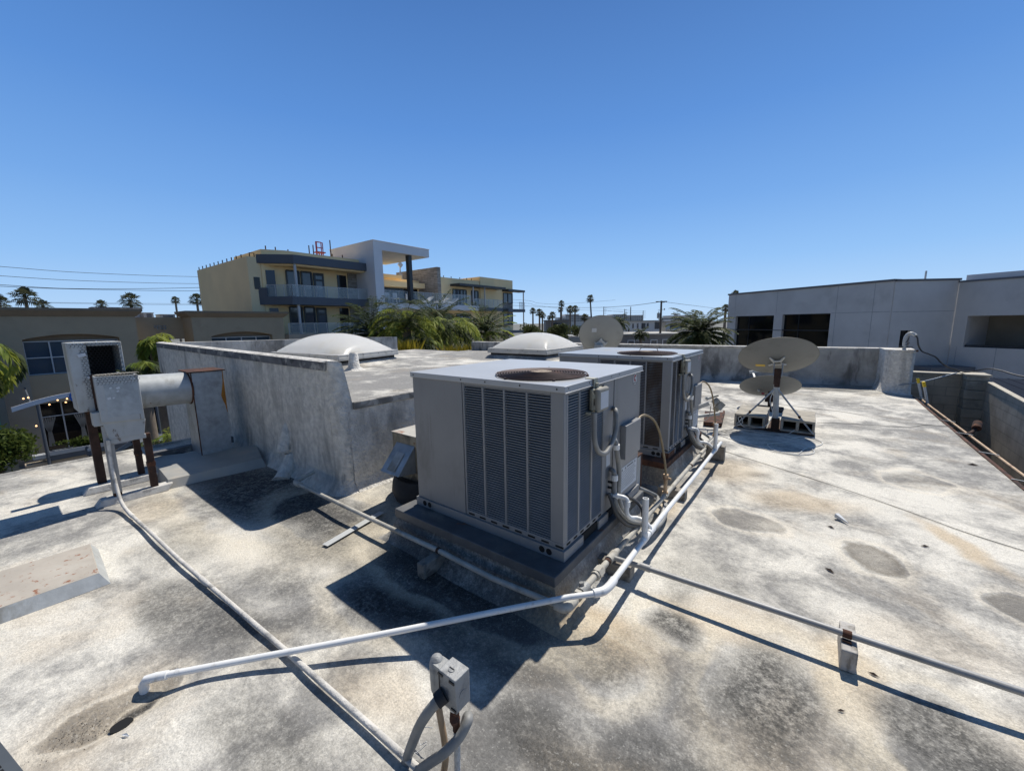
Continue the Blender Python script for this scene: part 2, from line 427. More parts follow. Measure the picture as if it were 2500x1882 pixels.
def emat(name, col, st):
    t = NT(name); t.b.inputs['Base Color'].default_value = col + (1,)
    t.b.inputs['Emission Color'].default_value = col + (1,); t.b.inputs['Emission Strength'].default_value = st
    return t.m
M['bulb'] = emat('warm bulb', (1.0, .55, .25), 2.5)

# ------------------------------------------------------------------ roof deck
STAINS_AND_SHADE = [(-1.75, -1.38, .75, .22, 12, .5), (-.55, -1.48, .5, .18, 5, .5), (.32, -.78, .34, .16, 0, .62), (.72, -.72, .3, .13, 10, .5), (-2.9, -1.15, .5, .16, 15, .4), (1.45, -.15, .2, .16, 0, .6), (-1.55, -.95, .45, .16, 20, .5), (-1.15, -1.75, .05, .09, 10, .95), (1.08, .0, .27, .38, 5, .85), (.60, .16, .17, .16, 0, .85), (1.64, .17, .28, .28, 20, .82), (.37, -.29, .24, .17, -15, .88),  # roof stains; the small drain one paints shade between hole and pipe
          (1.9, .05, .3, .22, 0, .35), (-.80, -.66, .40, .24, 15, .97), (-.75, -.40, 1.0, .48, 0, .80), (.05, -.45, .35, .3, 0, .6), (-1.5, -.30, .5, .4, 0, .75), (-1.55, -1.42, .45, .22, 20, .42), (-2.0, -1.45, .3, .2, 0, .35),  # large dark ones before the near unit deepen its shadow over real staining
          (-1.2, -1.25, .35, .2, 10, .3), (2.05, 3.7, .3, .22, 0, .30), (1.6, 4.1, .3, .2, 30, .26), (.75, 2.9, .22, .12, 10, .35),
          (-3.3, -.40, 1.4, .62, 0, .97), (.85, -.55, .45, .16, 10, .7), (.9, -.25, .3, .2, 0, .5), (1.9, -.2, .3, .25, 0, .6), (-2.6, -1.3, .5, .25, 20, .35), (.45, -.95, .5, .2, 15, .45), (-1.0, -1.0, .5, .12, 30, .4), (-2.2, -.30, .7, .32, 0, .85), (-.7, -.28, .85, .22, 0, .95), (-1.9, -.65, .5, .3, 10, .5), (-.25, -.62, .4, .28, 0, .4), (.3, 8.6, 2.2, .8, 0, .35), (.9, 9.9, 1.6, .25, 0, .6),  # large dark ones along the raised wall paint its shadow deeper over staining
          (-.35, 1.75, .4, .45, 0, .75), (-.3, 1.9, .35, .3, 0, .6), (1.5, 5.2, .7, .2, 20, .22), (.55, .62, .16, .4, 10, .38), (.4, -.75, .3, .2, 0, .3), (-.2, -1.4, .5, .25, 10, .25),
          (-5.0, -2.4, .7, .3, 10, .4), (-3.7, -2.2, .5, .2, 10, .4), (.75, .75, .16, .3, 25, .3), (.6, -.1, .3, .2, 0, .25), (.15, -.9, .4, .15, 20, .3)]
RINGS = [(1.56, 1.615, .18, .215, 12, .85), (.76, 1.73, .25, .19, -8, .55), (2.20, 1.42, .16, .2, 20, .7), (-1.235, -1.79, .10, .25, 3, .6), (2.03, 3.66, .24, .3, 0, .2)]
BEIGE = [(.32, -.12, .4, .25, 0, .8), (.85, -.75, .6, .2, 10, .5), (1.35, .3, .16, .4, 0, .6), (.8, .3, .5, .1, 0, .5), (2.2, .3, .5, .3, 0, .35), (2.07, 2.2, .13, .5, 25, .75), (1.1, 2.4, .6, .3, 20, .5), (.45, 2.9, .45, .5, 0, .5), (-1.23, -1.85, .3, .4, 30, .45), (.1, 1.65, .25, .6, 0, .6), (-.35, -1.05, .4, .16, 10, .4), (1.25, -.35, .5, .2, 0, .35), (-3.7, -1.2, .5, .25, 0, .35), (.9, .45, .5, .14, 10, .35), (1.7, .8, .5, .2, 10, .25)]
M['roof'] = roof_material('weathered roof coating', STAINS_AND_SHADE, RINGS, BEIGE)
M['roof2'] = roof_material('raised roof coating', [(-4.2, 2.5, .8, .3, 30, .25), (-5.5, 3.5, 1.0, .4, 20, .2)], [], [], .03)
M['flash'] = roof_material('curb flashing coating', [(-.7, -.2, 1.0, .3, 0, .7), (-.4, 1.7, .6, .5, 0, .6)], [], [(.15, -.25, .4, .4, 0, .8), (-.3, 2.0, .4, .3, 0, .5)], .05)

DR = V((-1.17, -1.80, 0))
def roof_z(x, y):
    z = .013 * noise.noise(V((x * .9, y * .9, .3))) + .008 * noise.noise(V((x * 2.3, y * 2.3, 4.1)))
    k = 1.0
    e = min(2.85 - x, x + 6.35)
    if y > 9.8: z += .05 * (y - 9.8) ** 2
    # sunken drain
    c, s = 1.0, .05; dx, dy = x - DR.x, y - DR.y
    u, v = (dx * c + dy * s) / .085, (-dx * s + dy * c) / .25
    d2 = u * u + v * v
    z -= .035 * math.exp(-d2)
    return z - .006
def grid_roof():
    mb = MB(); st = .04
    x0, x1, y0, y1 = -6.32, 2.83, -3.9, 10.75
    nx = int((x1 - x0) / st); ny = int((y1 - y0) / st)
    idx = {}
    for j in range(ny + 1):
        y = y0 + (y1 - y0) * j / ny
        for i in range(nx + 1):
            x = x0 + (x1 - x0) * i / nx
            if x < -2.62 and .12 < y: continue
            idx[i, j] = len(mb.v); mb.v.append((x, y, roof_z(x, y)))
    for j in range(ny):
        for i in range(nx):
            q = [(i, j), (i + 1, j), (i + 1, j + 1), (i, j + 1)]
            if all(k in idx for k in q):
                mb.f.append(tuple(idx[k] for k in q)); mb.mi.append(0)
    mb.mat(1)
    mb.box(-6.32, 2.80, -3.9, -.05, -4.1, -.06)
    mb.box(-2.6, 2.80, -.05, 10.75, -4.1, -.06)
    # thin rolled edge along street and alley
    mb.mat(0)
    mb.tube([(-6.32, -3.9, -.02), (-6.32, 0, -.02)], .035, 8)
    return mb
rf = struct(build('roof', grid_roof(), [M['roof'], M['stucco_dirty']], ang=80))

# drain hole in the sunken corner
mb = MB(); P_ = []
for k in range(22):
    a = 2 * math.pi * k / 22; r_ = 1 + .18 * noise.noise(V((math.cos(a) * 2, math.sin(a) * 2, 3)))
    x_, y_ = -1.118 + .030 * r_ * math.cos(a), -1.80 + .036 * r_ * math.sin(a); P_.append(V((x_, y_, roof_z(-1.118, -1.80) + .012)))
mb.poly(P_)
mb.add([p * 1.0 for p in P_] + [p - V((0, 0, .03)) for p in P_], [(k, (k + 1) % 22, 22 + (k + 1) % 22, 22 + k) for k in range(22)])
tag(build('roof_drain', mb, M['black'], loc=(-1.118, -1.80, -.03)), 'black round drain hole in the stained hollow below the white pipe end', 'drain')

# ------------------------------------------------------------------ raised roof section
rr = thing('raised_roof_section', 'white stuccoed raised roof block with dark coping beside the air conditioners', 'building', (-5.6, 3.3, 0))
def stucco_wall(pts_fn, nu, nv, amp, seed, mb):
    base = len(mb.v)
    for j in range(nv + 1):
        for i in range(nu + 1):
            p, n = pts_fn(i / nu, j / nv)
            h = amp * (noise.noise(p * 3.1 + V((seed, 0, 0))) + .5 * noise.noise(p * 9 + V((0, seed, 0))))
            mb.v.append(tuple(p + n * h))
    for j in range(nv):
        for i in range(nu):
            a = base + j * (nu + 1) + i
            mb.f.append((a, a + 1, a + nu + 2, a + nu + 1)); mb.mi.append(mb.cur)
# front wall skin: y=0 plane x -8.85..-2.62, then rounded corner into right face x=-2.5
def front(u, v):
    # path in plan
    L1 = 6.20; L2 = .2; L3 = 6.5
    s = u * (L1 + L2)
    flare = .10 * max(0, 1 - v * 6) ** 2
    z = -4.1 + 0 if False else None
    return None
mb = MB()
def fskin(u, v):
    x = -8.85 + 6.23 * u
    top = 1.392 - (x + 8.85) * (1.392 - 1.312) / 6.3 - .075
    z = -.06 + (top + .06) * v
    fl = .085 * max(0, 1 - z / .14) ** 2 * min(1, max(0, (x + 6.3) / .3))
    return V((x, -fl, z)), V((0, -1, 0))
stucco_wall(fskin, 150, 34, .010, 1, mb)
mb.box(-8.85, -6.2, .0, .25, -4.1, -.05)
mb.box(-8.85, -2.66, .012, .12, -.06, 1.22)
build('front_wall', mb, M['stucco'], rr, ang=60)
# coping band on the front wall
mb = MB()
n = 24
for i in range(n):
    xa = -8.87 + 6.27 * i / n; xb = -8.87 + 6.27 * (i + 1) / n
    za = 1.392 - (xa + 8.85) * .080 / 6.3; zb = 1.392 - (xb + 8.85) * .080 / 6.3
    mb.add([(xa, -.014, za - .085), (xb, -.014, zb - .085), (xb, -.014, zb), (xa, -.014, za)], [(0, 1, 2, 3)])
build('coping_band', mb, M['coping'], rr)
mb = MB()
for i in range(n):
    xa = -8.87 + 6.27 * i / n; xb = -8.87 + 6.27 * (i + 1) / n
    za = 1.392 - (xa + 8.85) * .080 / 6.3; zb = 1.392 - (xb + 8.85) * .080 / 6.3
    prof = [(-.014, 0), (.02, .012), (.085, .014), (.115, -.01), (.13, -.10), (.15, -.30), (.18, -.43), (.28, -.49)]
    for k in range(len(prof) - 1):
        y0, h0 = prof[k]; y1, h1 = prof[k + 1]
        mb.add([(xa, y0, za + h0), (xb, y0, zb + h0), (xb, y1, zb + h1), (xa, y1, za + h1)], [(0, 1, 2, 3)])
build('parapet_top', mb, M['stucco'], rr, ang=60)
# rounded end of the front wall + right face
def endskin(u, v):
    # plan path round corner (-2.62,0) -> (-2.5,.12) -> (-2.5, .30) parapet end ramps down
    a = u * 1.0
    if a < .35:
        t = a / .35 * math.pi / 2
        x = -2.62 + .12 * math.sin(t); y = .12 - .12 * math.cos(t)
    else:
        x = -2.5; y = .12 + (a - .35) / .65 * .06
    rim = 1.325 - .01 * (y / .1) ** 2 if y < .095 else 1.312 - .407 * min(1, max(0, (y - .095) / .078)) ** 1.1
    z = -.04 + (rim + .04) * v
    fl = .08 * max(0, 1 - z / .14) ** 2
    d = V((x + 2.62, y - .12, 0)); d = d.normalized() if y < .12 else V((1, 0, 0))
    return V((x, y, z)) + d * fl, d
mb = MB(); stucco_wall(endskin, 26, 40, .008, 3, mb)
def rskin(u, v):
    y = .13 + 6.49 * u; z = -.04 + .875 * v
    fl = .085 * max(0, 1 - z / .14) ** 2 + .004
    return V((-2.5 + fl, y, z)), V((1, 0, 0))
stucco_wall(rskin, 110, 26, .012, 5, mb)
# cap of rounded end
pts = [endskin(i / 26, 1)[0] for i in range(27)]
ctr = V((-2.66, .10, 1.318))
top = [V((-2.66, .0, 1.318))] + pts
for i in range(len(pts) - 1):
    a, b = pts[i], pts[i + 1]
    a2 = V((-2.66, a.y, a.z + .004)); b2 = V((-2.66, b.y, b.z + .004))
    mb.add([a, b, b2, a2], [(0, 1, 2, 3)])
build('right_wall', mb, M['stucco'], rr, ang=60)
mb = MB(); mb.box(-2.52, -2.478, .175, 6.6, .832, .907)
build('roof_edge', mb, M['edgeband'], rr, bev=.01)
# deck
mb = MB()
st = .1
def dz(x, y): return .900 + .012 * noise.noise(V((x * 1.1, y * 1.1, 7))) + .05 * math.exp(-((x + 6.4) ** 2 + (y - 2.6) ** 2) / 2.2)
nx, ny = 63, 65
id2 = {}
for j in range(ny + 1):
    for i in range(nx + 1):
        x = -8.8 + 6.28 * i / nx; y = .2 + 6.45 * j / ny
        if x < -6.95 and y > 6.15: continue
        id2[i, j] = len(mb.v); mb.v.append((x, y, dz(x, y)))
for j in range(ny):
    for i in range(nx):
        q = [(i, j), (i + 1, j), (i + 1, j + 1), (i, j + 1)]
        if all(k in id2 for k in q): mb.f.append(tuple(id2[k] for k in q)); mb.mi.append(0)
mb.mat(1); mb.box(-8.8, -2.62, .3, 6.1, -4.1, .84); mb.box(-6.9, -2.62, 6.1, 6.62, -4.1, .84)
build('deck', mb, [M['roof2'], M['stucco_dirty']], rr, ang=80)
mb = MB()
def sskin(u, v):
    y = .2 + 5.16 * u; top = 1.385 - .07 * u; z = .86 + (top - .86) * v
    return V((-8.72 + .06 * max(0, 1 - v * 4) ** 2, y, z)), V((1, 0, 0))
stucco_wall(sskin, 90, 10, .010, 8, mb)
mb.prism([(-8.98, .0, .8), (-8.98, 5.36, .8), (-8.98, 5.36, 1.312), (-8.98, .0, 1.392)], (.24, 0, 0))
mb.box(-8.97, -8.85, .01, 5.35, -4.1, .8)
build('street_parapet', mb, M['stucco_dirty'], rr, bev=.03)
mb = MB(); mb.box(-6.87, -2.5, 6.55, 6.80, .8, 1.145)
build('back_parapet', mb, M['stucco_dirty'], rr, bev=.03)
# lumps of plaster over a buried pipe on the front wall
mb = MB()
mb.tube([(-3.62, .03, .62), (-3.64, -.05, .5), (-3.62, -.10, .36), (-3.60, -.12, .27)], [.04, .075, .085, .06], 12, smooth=4)
mb.tube([(-3.58, -.07, .22), (-3.56, -.10, .12), (-3.52, -.15, .04), (-3.46, -.22, -.03)], [.05, .065, .085, .10], 12, smooth=4)
for k in range(len(mb.v)):
    p = V(mb.v[k]); mb.v[k] = tuple(p + V((0, .055, 0)) + V((1, 1, 1)) * .03 * noise.noise(p * 8))
build('plaster_lump', mb, M['stucco'], rr, ang=70)

# ------------------------------------------------------------------ parapet and pillar at the back
pw = thing('parapet_wall', 'low grey stained parapet wall across the back of the roof', 'wall', (-1.7, 10.5, 0))
mb = MB()
def pskin(u, v):
    x = -6.2 + 8.62 * u; yb = 10.28 + max(0, (x + 1.4)) * .15
    z = -.03 + .945 * v; fl = .18 * max(0, 1 - v * 4) ** 2
    return V((x, yb - fl, z)), V((0, -1, 0))
stucco_wall(pskin, 130, 16, .022, 12, mb)
build('wall_face', mb, M['stucco_dirty'], pw, ang=60)
mb = MB(); mb.prism([(-6.2, 10.25, .905), (-1.4, 10.25, .905), (2.45, 10.86, .89), (2.45, 11.15, .89), (-1.4, 10.5, .905), (-6.2, 10.5, .905)], (0, 0, .045))
build('wall_cap', mb, M['stucco'], pw, bev=.015)
mb = MB(); mb.prism([(-6.2, 10.34, -4.1), (-1.4, 10.34, -4.1), (2.45, 10.92, -4.1), (2.45, 11.12, -4.1), (-1.4, 10.48, -4.1), (-6.2, 10.48, -4.1)], (0, 0, 5.0))
build('wall_core', mb, M['stucco_dirty'], pw)

mb = MB()
def pil(u, v):
    pts = [(2.30, 10.95), (2.36, 10.25), (2.44, 10.12), (2.60, 10.0), (2.76, 9.97), (2.82, 10.05), (2.85, 10.95)]
    f = u * (len(pts) - 1); i = min(int(f), len(pts) - 2); t = f - i
    x = pts[i][0] * (1 - t) + pts[i + 1][0] * t; y = pts[i][1] * (1 - t) + pts[i + 1][1] * t
    z = -.06 + .98 * v; fl = .16 * max(0, 1 - v * 3.2) ** 2
    d = V((x - 2.6, (y - 10.5) * .7, 0)).normalized(); d = V((min(d.x, .0), min(d.y, 0), 0))
    return V((x, y, z)) + d * fl, V((0, -1, 0))
stucco_wall(pil, 40, 26, .014, 21, mb)
mb.prism([(2.30, 10.95, .915), (2.35, 10.24, .915), (2.44, 10.11, .92), (2.60, 9.99, .92), (2.77, 9.96, .915), (2.83, 10.05, .915), (2.86, 10.95, .915)], (0, 0, .03))
mb.box(2.45, 2.83, 10.2, 10.95, -4.1, .9)
tag(build('roof_pillar', mb, M['stucco'], loc=(2.6, 10.4, 0), ang=60), 'short plastered corner pillar with pale rounded face at end of the parapet', 'pillar')

# ------------------------------------------------------------------ packaged rooftop units
COLS_F = [(-.785, -.625), (-.608, -.445), (-.430, -.268), (-.253, -.090)]
COLS_R = [(.022, .182), (.203, .354), (.376, .530)]
def ac_unit(loc, yaw, rusty, label):
    r = thing('rooftop_air_conditioner', label, 'air conditioner', (0, 0, 0), 'packaged rooftop air conditioners')
    slat = M['slat']; ac = M['ac']
    mb = MB(); g = .003
    # front face frame (y 0..0.03)
    mb.box(-1.327, -.808, 0, .03, .30, 1.272)
    mb.box(-.801, -.785, 0, .03, .30, 1.272)
    for a, b in ((-.625, -.608), (-.445, -.430), (-.268, -.253)): mb.box(a, b, 0, .03, .338, 1.243)
    mb.box(-.090, 0, 0, .03, .338, 1.272)
    mb.box(-.785, -.090, 0, .03, 1.243, 1.272); mb.box(-.785, 0, 0, .03, .30, .338)
    # right face frame (x -.03..0)
    mb.box(-.03, 0, .03, .022 + .03, .338, 1.243)
    for a, b in ((.182, .203), (.354, .376)): mb.box(-.03, 0, a, b, .338, 1.243)
    mb.box(-.03, 0, .03, .545, 1.243, 1.272); mb.box(-.03, 0, .03, .545, .30, .338); mb.box(-.03, 0, .530, .545, .338, 1.243)
    mb.box(-.03, -.003, .549, .703, .30, 1.272); mb.box(-.03, 0, .709, 1.23, .30, 1.272)
    # back and left skins
    mb.box(-1.327, -.03, 1.205, 1.23, .30, 1.272); mb.box(-1.327, -1.30, .03, 1.205, .30, 1.272)
    mb.box(-1.30, -.74, .045, 1.205, .30, 1.26)
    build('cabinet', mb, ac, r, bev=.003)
    mb = MB(); mb.box(-.74, -.032, .030, .034, .33, 1.25) if False else mb.box(-.735, -.034, .036, 1.19, .305, 1.255)
    mb.box(-.81, -.735, .036, .05, .305, 1.255)
    build('condenser_coil', mb, M['coil_rust'] if rusty else M['coil'], r)
    N = 54
    def louvers(a, b, face, m):
        q = MB()
        for k in range(N):
            z = .345 + k * (.893 / (N - 1)); dzz = .893 / N
            if face == 'F':
                q.add([(a, .004, z - .0024), (b, .004, z - .0024), (b, .004, z + .0024), (a, .004, z + .0024), (a, .018, z + .0068), (b, .018, z + .0068)], [(0, 1, 2, 3), (3, 2, 5, 4)])
            else:
                q.add([(-.004, a, z - .0024), (-.004, b, z - .0024), (-.004, b, z + .0024), (-.004, a, z + .0024), (-.018, a, z + .0068), (-.018, b, z + .0068)], [(0, 1, 2, 3), (3, 2, 5, 4)])
        build('louver_panel', q, m, r, ang=10)
    for i, (a, b) in enumerate(COLS_F): louvers(a, b, 'F', M['slat_rust'] if rusty and i == 3 else slat)
    for i, (a, b) in enumerate(COLS_R): louvers(a if i else .05, b, 'R', M['slat_rust'] if rusty and i < 2 else slat)
    # slots
    mb = MB()
    for k in range(8):
        x = -.775 + k * .103; mb = MB(); mb.box(x, x + .055, -.0012, .004, .309, .322); build('vent_slot', mb, M['black'], r)
    for k in range(6):
        y = .04 + k * .088; mb = MB(); mb.box(-.004, .0012, y, y + .045, .312, .326); build('vent_slot', mb, M['black'], r)
    # base rail with lifting holes and fork openings
    mb = MB()
    rail = [ac, M['black']] if not rusty else [M['rust'], M['black']]
    mb.box(-1.339, .014, -.014, .03, .235, .299)
    mb.box(-.03, .014, .03, .235, .235, .296); mb.box(-.03, .014, .459, .62, .235, .296); mb.box(-.03, .014, .86, 1.244, .235, .296)
    mb.box(-1.339, -1.30, .03, 1.244, .235, .296); mb.box(-1.30, -.03, 1.205, 1.244, .235, .296)
    mb.mat(1); mb.box(-.05, .004, .235, .459, .24, .296); mb.box(-.05, .004, .62, .86, .24, .296)
    for x in (-1.24, -1.184, -.144, -.092): mb.disc((x, -.0155, .268), (0, -1, 0), .021, 18)
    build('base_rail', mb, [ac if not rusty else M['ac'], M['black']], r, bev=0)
    if rusty:
        mb = MB(); mb.box(-.36, .0165, -.0165, .0, .232, .30) if False else mb.box(-.06, .017, -.017, .20, .2335, .292)
        build('rusted_corner', mb, M['rust'], r)
    # lid
    mb = MB(); mb.box(-1.340, .012, -.012, 1.242, 1.262, 1.300)
    mb.box(.012, .018, -.012, 1.242, 1.258, 1.264)
    mb.mat(1)
    for x in (-1.30, -.80, -.58, -.30, -.04): mb.disc((x, -.0135, 1.281), (0, -1, 0), .006, 8)
    for y in (.03, .29, .62, .76): mb.disc((.0135, y, 1.284), (1, 0, 0), .005, 8)
    mb.disc((-.60, .80, 1.3015), (0, 0, 1), .008, 8)
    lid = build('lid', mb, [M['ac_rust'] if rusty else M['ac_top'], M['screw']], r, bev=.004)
    fc = V((-.385, .355, 1.30))
    mb = MB(); mb.disc(fc + V((0, 0, .0025)), (0, 0, 1), .305, 40); build('fan_opening', mb, M['black'], lid)
    mb = MB()
    for k in range(13):
        mb.ring(fc + V((0, 0, .024 - .0012 * k)), (0, 0, 1), .085 + k * .019, .0046, 48, 5)
    for k in range(6):
        a = k * math.pi / 3 + .3; d = V((math.cos(a), math.sin(a), 0))
        mb.tube([fc + d * .07 + V((0, 0, .023)), fc + d * .312 + V((0, 0, .007)), fc + d * .318 + V((0, 0, .002))], .0028, 6)
        mb.cyl(fc + d * .318, fc + d * .318 + V((0, 0, .012)), .01, seg=8)
    build('fan_guard', mb, M['fanmetal'], lid)
    mb = MB(); mb.lathe([(.001, .026), (.07, .026), (.088, .018), (.09, .003)], fc, (0, 0, 1), 24); build('motor_cap', mb, M['motor'], lid)
    if rusty:
        mb = MB(); mb.tube([fc + V((-.12, .1, .02)), fc + V((-.1, .1, .055)), fc + V((0, .06, .075)), fc + V((.1, .03, .06)), fc + V((.12, .02, .02))], .004, 6, smooth=6); build('wire_handle', mb, M['fanmetal'], lid)
    # controls
    mb = MB(); mb.box(.0006, .046, .835, 1.145, .632, .893)
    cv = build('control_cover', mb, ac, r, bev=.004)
    mb = MB(); mb.box(.0006, .0022, .860, 1.20, .345, .545)
    lb = build('warning_label', mb, M['paper'], r)
    mb = MB()
    for k in range(11):
        z = .505 - k * .0135
        mb.box(.0022, .0026, .875, .875 + random.uniform(.24, .31), z, z + .003)
    for y in (.875, .94, 1.14): mb.add([(.0027, y, .518), (.0027, y + .03, .518), (.0027, y + .015, .54)], [(0, 1, 2)])
    mb.box(.0022, .0026, .985, 1.12, .522, .533)
    build('label_print', mb, M['ink'], lb)
    mb = MB(); mb.box(-.003, -.0015, .60, .665, .64, .735); build('sticker', mb, M['paper'], r)
    mb = MB(); mb.box(-.003, -.0012, .595, .66, .555, .625); build('rating_plate', mb, M['ink'], r)
    for z in (.518, .476): mb = MB(); mb.cyl((-.004, .645, z), (.03, .645, z), .009, seg=10); build('service_valve', mb, M['screw'], r)
    # emblem: oval with a red hooked mark
    mb = MB(); c = V((.0012, 1.104, 1.208))
    mb.disc(c, (1, 0, 0), .048, 32); em = build('emblem', mb, M['ac_top'], r)
    mb = MB()
    def arc(q, cy, cz, ra, rb, a0, a1, x, n=20):
        for k in range(n):
            t0 = a0 + (a1 - a0) * k / n; t1 = a0 + (a1 - a0) * (k + 1) / n
            q.add([(x, cy + ra * math.cos(t0), cz + ra * math.sin(t0)), (x, cy + rb * math.cos(t0), cz + rb * math.sin(t0)), (x, cy + rb * math.cos(t1), cz + rb * math.sin(t1)), (x, cy + ra * math.cos(t1), cz + ra * math.sin(t1))], [(0, 1, 2, 3)])
    arc(mb, 1.104, 1.208, .044, .048, 0, 2 * math.pi, .0018, 32)
    mb.mat(1); arc(mb, 1.104, 1.216, .012, .026, .7, 5.4, .0018, 24); mb.mat(0); mb.box(.0016, .002, 1.075, 1.133, 1.176, 1.182)
    build('emblem_mark', mb, [M['ink'], M['red']], em)
    # disconnect box
    mb = MB(); mb.box(.002, .036, .305, .450, 1.10, 1.243)
    db = build('disconnect_box', mb, M['beigebox'], r, bev=.012)
    mb = MB(); mb.box(.036, .074, .300, .455, 1.096, 1.247); build('box_cover', mb, M['beigebox_dark'], db, bev=.014)
    mb = MB(); mb.box(.0742, .0752, .325, .438, 1.115, 1.222); pl = build('box_label', mb, M['paper'], db)
    mb = MB()
    for z in (1.13, 1.2): mb.box(.024, .048, .292, .301, z - .014, z + .014)
    mb.cyl((.035, .292, 1.11), (.035, .292, 1.225), .004, seg=6)
    build('box_latch', mb, M['beigebox'], db)
    mb = MB(); mb.box(.0, .03, .27, .40, 1.085, 1.1); build('lower_bracket', mb, M['beigebox'], db); mb = MB(); mb.box(.0205, .0235, .33, .385, 1.243, 1.305); mb.box(-.04, .0205, .33, .385, 1.3005, 1.3045); mb.cyl((.03, .36, 1.245), (.03, .36, 1.275), .012, seg=10)
    build('hanging_bracket', mb, M['beigebox'], db)
    # conduits
    fx, fd = M['flex'], M['flex_dark']
    def cd(pts, m, rad=.0165, nm='flexible_conduit'):
        q = MB(); q.tube(pts, rad, 10, smooth=6); return build(nm, q, m, r)
    cd([(.05, .29, 1.10), (.05, .29, 1.004), (.05, .297, .926), (.05, .335, .851), (.055, .392, .809), (.06, .458, .80), (.06, .543, .839), (.06, .597, .902), (.055, .626, .958), (.045, .642, 1.023), (.03, .665, 1.045), (0, .695, 1.046)], fx)
    cd([(.0, .674, .828), (.035, .652, .828), (.045, .657, .793), (.045, .679, .722), (.045, .716, .615), (.045, .723, .50), (.05, .71, .415), (.07, .707, .331), (.10, .771, .229), (.14, .849, .173), (.165, .90, .14)], fx, .018)
    cd([(0, .678, .602), (.035, .645, .602), (.04, .652, .56), (.045, .646, .452), (.06, .629, .388), (.085, .653, .311), (.12, .739, .217), (.16, .879, .146)], fx, .017)
    cd([(.02, .60, .45), (.045, .60, .40), (.06, .60, .36), (.08, .625, .29), (.12, .72, .19), (.155, .86, .13)], fd, .015)
    cd([(.03, .934, .304), (.05, 1.022, .251), (.08, 1.052, .214), (.12, 1.032, .184), (.15, .97, .14)], fd, .014)
    cd([(0, 1.282, .246), (.05, 1.378, .189), (.09, 1.472, .128), (.12, 1.433, .114), (.14, 1.316, .12), (.15, 1.1, .12)], fx, .016)
    for p, q in (((.045, .657, .80), (.045, .661, .765)), ((.0, .674, .828), (.03, .655, .83)), ((.04, .652, .575), (.042, .652, .535))): mb = MB(); mb.cyl(p, q, .024, seg=12); build('conduit_fitting', mb, M['pvc'], r)
    # condensate trap
    q = MB(); q.tube([(0, .628, .425), (.05, .641, .425), (.105, .655, .424), (.13, .66, .412), (.137, .66, .388), (.137, .65, .345), (.14, .655, .305), (.155, .685, .27), (.185, .72, .262), (.235, .722, .255), (.285, .728, .215)], .0165, 10, smooth=5)
    for a, b in (((.04, .638, .425), (.075, .646, .425)), ((.137, .66, .40), (.137, .655, .36))): q.cyl(a, b, .021, seg=12)
    build('drain_trap', q, M['pvc'], r)
    # tan gas hose from the cover to the gas line
    q = MB(); q.tube([(.026, 1.14, .88), (.028, 1.188, .895), (.043, 1.239, .897), (.063, 1.298, .873), (.085, 1.366, .822), (.106, 1.427, .729), (.121, 1.474, .606), (.137, 1.52, .441), (.146, 1.548, .31)], .0098, 10, smooth=5)
    build('gas_hose', q, M['brass'], r)
    q = MB(); q.cyl((.145, 1.545, .12), (.145, 1.548, .31), .017, seg=10); q.cyl((.145, 1.545, .27), (.145, 1.547, .315), .024, seg=8); q.cyl((.145, 1.545, .13), (.145, 1.545, .155), .026, seg=8); q.cyl((.16, 1.54, .285), (.195, 1.53, .285), .012, seg=8)
    build('gas_riser', q, M['copper'], r)
    # curb
    cm = M['rust'] if rusty else M['ac_curb']
    q = MB(); q.box(-1.42, .045, -.17, 1.28, .17, .2335)
    build('curb', q, cm, r, bev=.006)
    # flashing slope under the curb
    q = MB()
    nn = 40
    def loop(off, z, amp):
        pts = []
        x0, x1, y0, y1 = -1.42 - off, .045 + off, -.17 - off, 1.28 + off
        for k in range(nn): pts.append((x0 + (x1 - x0) * k / nn, y0))
        for k in range(nn): pts.append((x1, y0 + (y1 - y0) * k / nn))
        for k in range(nn): pts.append((x1 - (x1 - x0) * k / nn, y1))
        for k in range(nn): pts.append((x0, y1 - (y1 - y0) * k / nn))
        out = []
        for (x, y) in pts:
            h = amp * noise.noise(V((x * 5, y * 5, z * 10 + (7 if rusty else 0))))
            out.append(V((x + h, y + h, z + h * .4)))
        return out
    Ls = [loop(-.02, .178, 0), loop(.0, .13, .012), loop(.02, .06, .018), loop(.07, .015, .03), loop(.16, -.03, .04)]
    for l in Ls: q.v += [tuple(p) for p in l]
    n4 = nn * 4
    for a in range(len(Ls) - 1):
        for k in range(n4):
            q.f.append((a * n4 + k, a * n4 + (k + 1) % n4, (a + 1) * n4 + (k + 1) % n4, (a + 1) * n4 + k)); q.mi.append(0)
    build('curb_flashing', q, M['flash'], r, ang=70)
    # outdoor air box and hood on the left side
    q = MB(); q.box(-2.06, -1.345, .30, .95, .20, .645); eb = build('outdoor_air_box', q, M['grime'] if not rusty else M['rust'], r, bev=.008)
    q = MB(); q.box(-2.065, -1.345, .295, .955, .645, .652); build('box_lid', q, M['rusttop'], eb)
    q = MB(); q.prism([(-1.99, .298, .56), (-1.99, .10, .33), (-1.99, .298, .30)], (.265, 0, 0))
    build('rain_hood', q, M['galv'], eb, bev=.003)
    q = MB(); q.add([(-1.91, .2385, .496), (-1.80, .2385, .496), (-1.80, .118, .356), (-1.91, .118, .356)], [(0, 1, 2, 3)])
    for k in range(len(q.v)): q.v[k] = (q.v[k][0], q.v[k][1] - .004, q.v[k][2])
    build('hood_patch', q, M['galv_dirty'], eb)
    q = MB()
    q.lathe([(.001, .22), (.34, .22), (.37, .16), (.38, .08), (.36, .02), (.34, -.03)], (-1.83, .56, 0), (0, 0, 1), 28)
